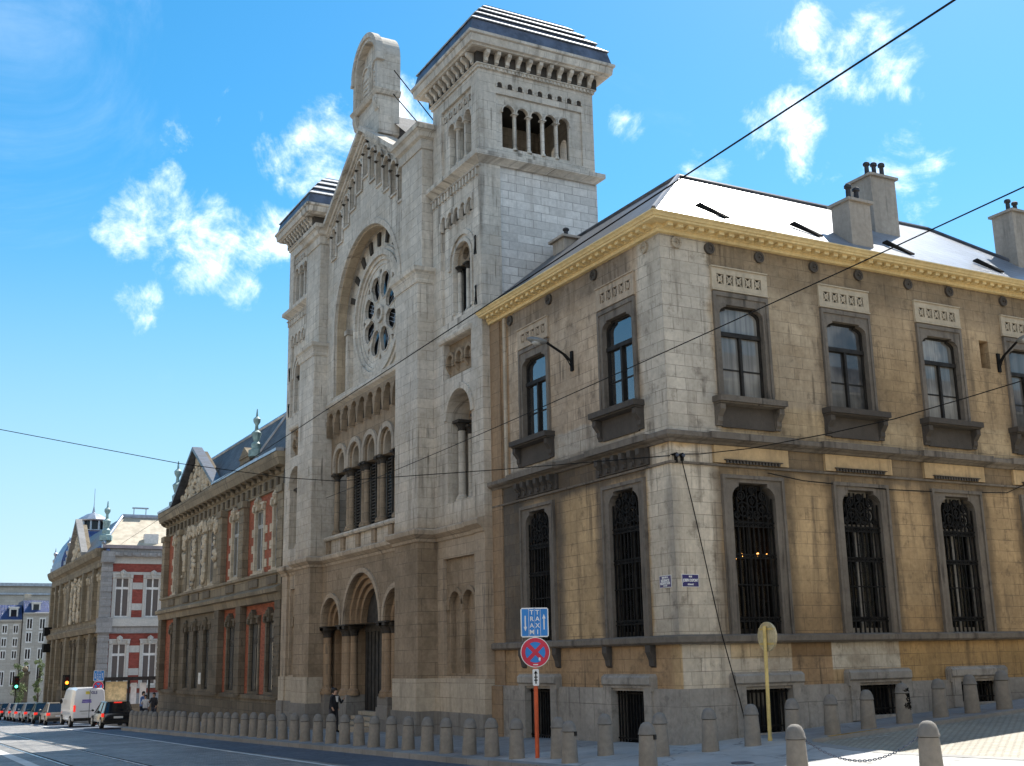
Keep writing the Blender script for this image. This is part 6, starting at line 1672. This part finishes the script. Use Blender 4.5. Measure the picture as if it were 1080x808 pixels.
def wnoise(scale, detail, rough, dist=0, vec=None):
    x = wn('ShaderNodeTexNoise'); wput(x.inputs['Vector'], vec or dirv); x.inputs['Scale'].default_value = scale; x.inputs['Detail'].default_value = detail
    x.inputs['Roughness'].default_value = rough; x.inputs['Distortion'].default_value = dist; return x.outputs[0]
blobs = CLOUDS+FILL_CLOUDS
acc = None
for (dx, dy, dz, rad, amt) in blobs:
    d = Vector((dx, dy, dz)).normalized()
    vd = wn('ShaderNodeVectorMath', operation='DISTANCE'); wput(vd.inputs[0], dirv); vd.inputs[1].default_value = d
    m_ = wramp(vd.outputs['Value'], rad, rad*.15, 0., amt)
    acc = m_ if acc is None else wmath('MAXIMUM', acc, m_)
n1 = wnoise(13, 10, .66, .6); n2 = wnoise(38, 8, .65, .3)
nz = wmath('ADD', wmath('MULTIPLY', n1, .75), wmath('MULTIPLY', n2, .35))
cl = wramp(wmath('ADD', wmath('MULTIPLY', wmath('SUBTRACT', nz, .5), 1.8), acc), .38, 1.08)
# thin veil elsewhere
veil = wmath('MULTIPLY', wramp(wnoise(3.2, 8, .65, .8), .56, .8), .10)
cl = wmath('MAXIMUM', cl, veil)
sz = wn('ShaderNodeSeparateXYZ'); wput(sz.inputs[0], dirv)
hz = wn('ShaderNodeMix', data_type='RGBA'); wput(hz.inputs[0], wramp(sz.outputs[2], .02, .40, .72, 0.)); nt.links.new(hs.outputs[0], hz.inputs[6]); hz.inputs[7].default_value = (3.3, 4.3, 5.05, 1)   # pale summer haze low in the sky
mx = wn('ShaderNodeMix', data_type='RGBA'); wput(mx.inputs[0], wmath('MULTIPLY', cl, .96)); nt.links.new(hz.outputs[2], mx.inputs[6])
cs = wn('ShaderNodeMix', data_type='RGBA'); wput(cs.inputs[0], wramp(n2, .3, .7)); cs.inputs[6].default_value = CLOUD_A+(1,); cs.inputs[7].default_value = CLOUD_B+(1,)
nt.links.new(cs.outputs[2], mx.inputs[7])
nt.links.new(mx.outputs[2], bg.inputs['Color']); bg.inputs['Strength'].default_value = SKY_STR
sl = bpy.data.lights.new('sun', 'SUN'); sl.energy = SUN_E; sl.angle = R(.5); sl.color = (1, .95, .86)
so = bpy.data.objects.new('sun', sl); COL.objects.link(so); so.rotation_euler = (-SUN).to_track_quat('-Z', 'Y').to_euler(); so.location = (20, 10, 60)
cd = bpy.data.cameras.new('camera'); cam = bpy.data.objects.new('camera', cd); COL.objects.link(cam); SC.camera = cam
cd.sensor_width = 36; cd.sensor_fit = 'HORIZONTAL'; cd.lens = 36*1234.5776/1080; cd.clip_start = .1; cd.clip_end = 8000
RT = Vector((0.88153176, -0.47172887, -0.01932948)); UP = Vector((-0.0915985, -0.21104908, 0.97317419)); FWD = Vector((0.46315383, 0.8561134, 0.22925613))
mt = Matrix(((RT.x, UP.x, -FWD.x, -14.61494), (RT.y, UP.y, -FWD.y, -20.02237), (RT.z, UP.z, -FWD.z, 2.22107), (0, 0, 0, 1)))
cam.matrix_world = mt
vs_ = SC.view_settings; SC.display_settings.display_device = 'sRGB'; vs_.view_transform = 'Standard'; vs_.look = 'None'; vs_.gamma = 1; vs_.exposure = EXPO; vs_.use_curve_mapping = False
SC.cycles.max_bounces = 6; SC.cycles.diffuse_bounces = 4; SC.cycles.transparent_max_bounces = 8
SC.cycles.use_denoising = True; SC.cycles.caustics_reflective = False; SC.cycles.caustics_refractive = False; SC.cycles.sample_clamp_indirect = 6
SC.render.film_transparent = False
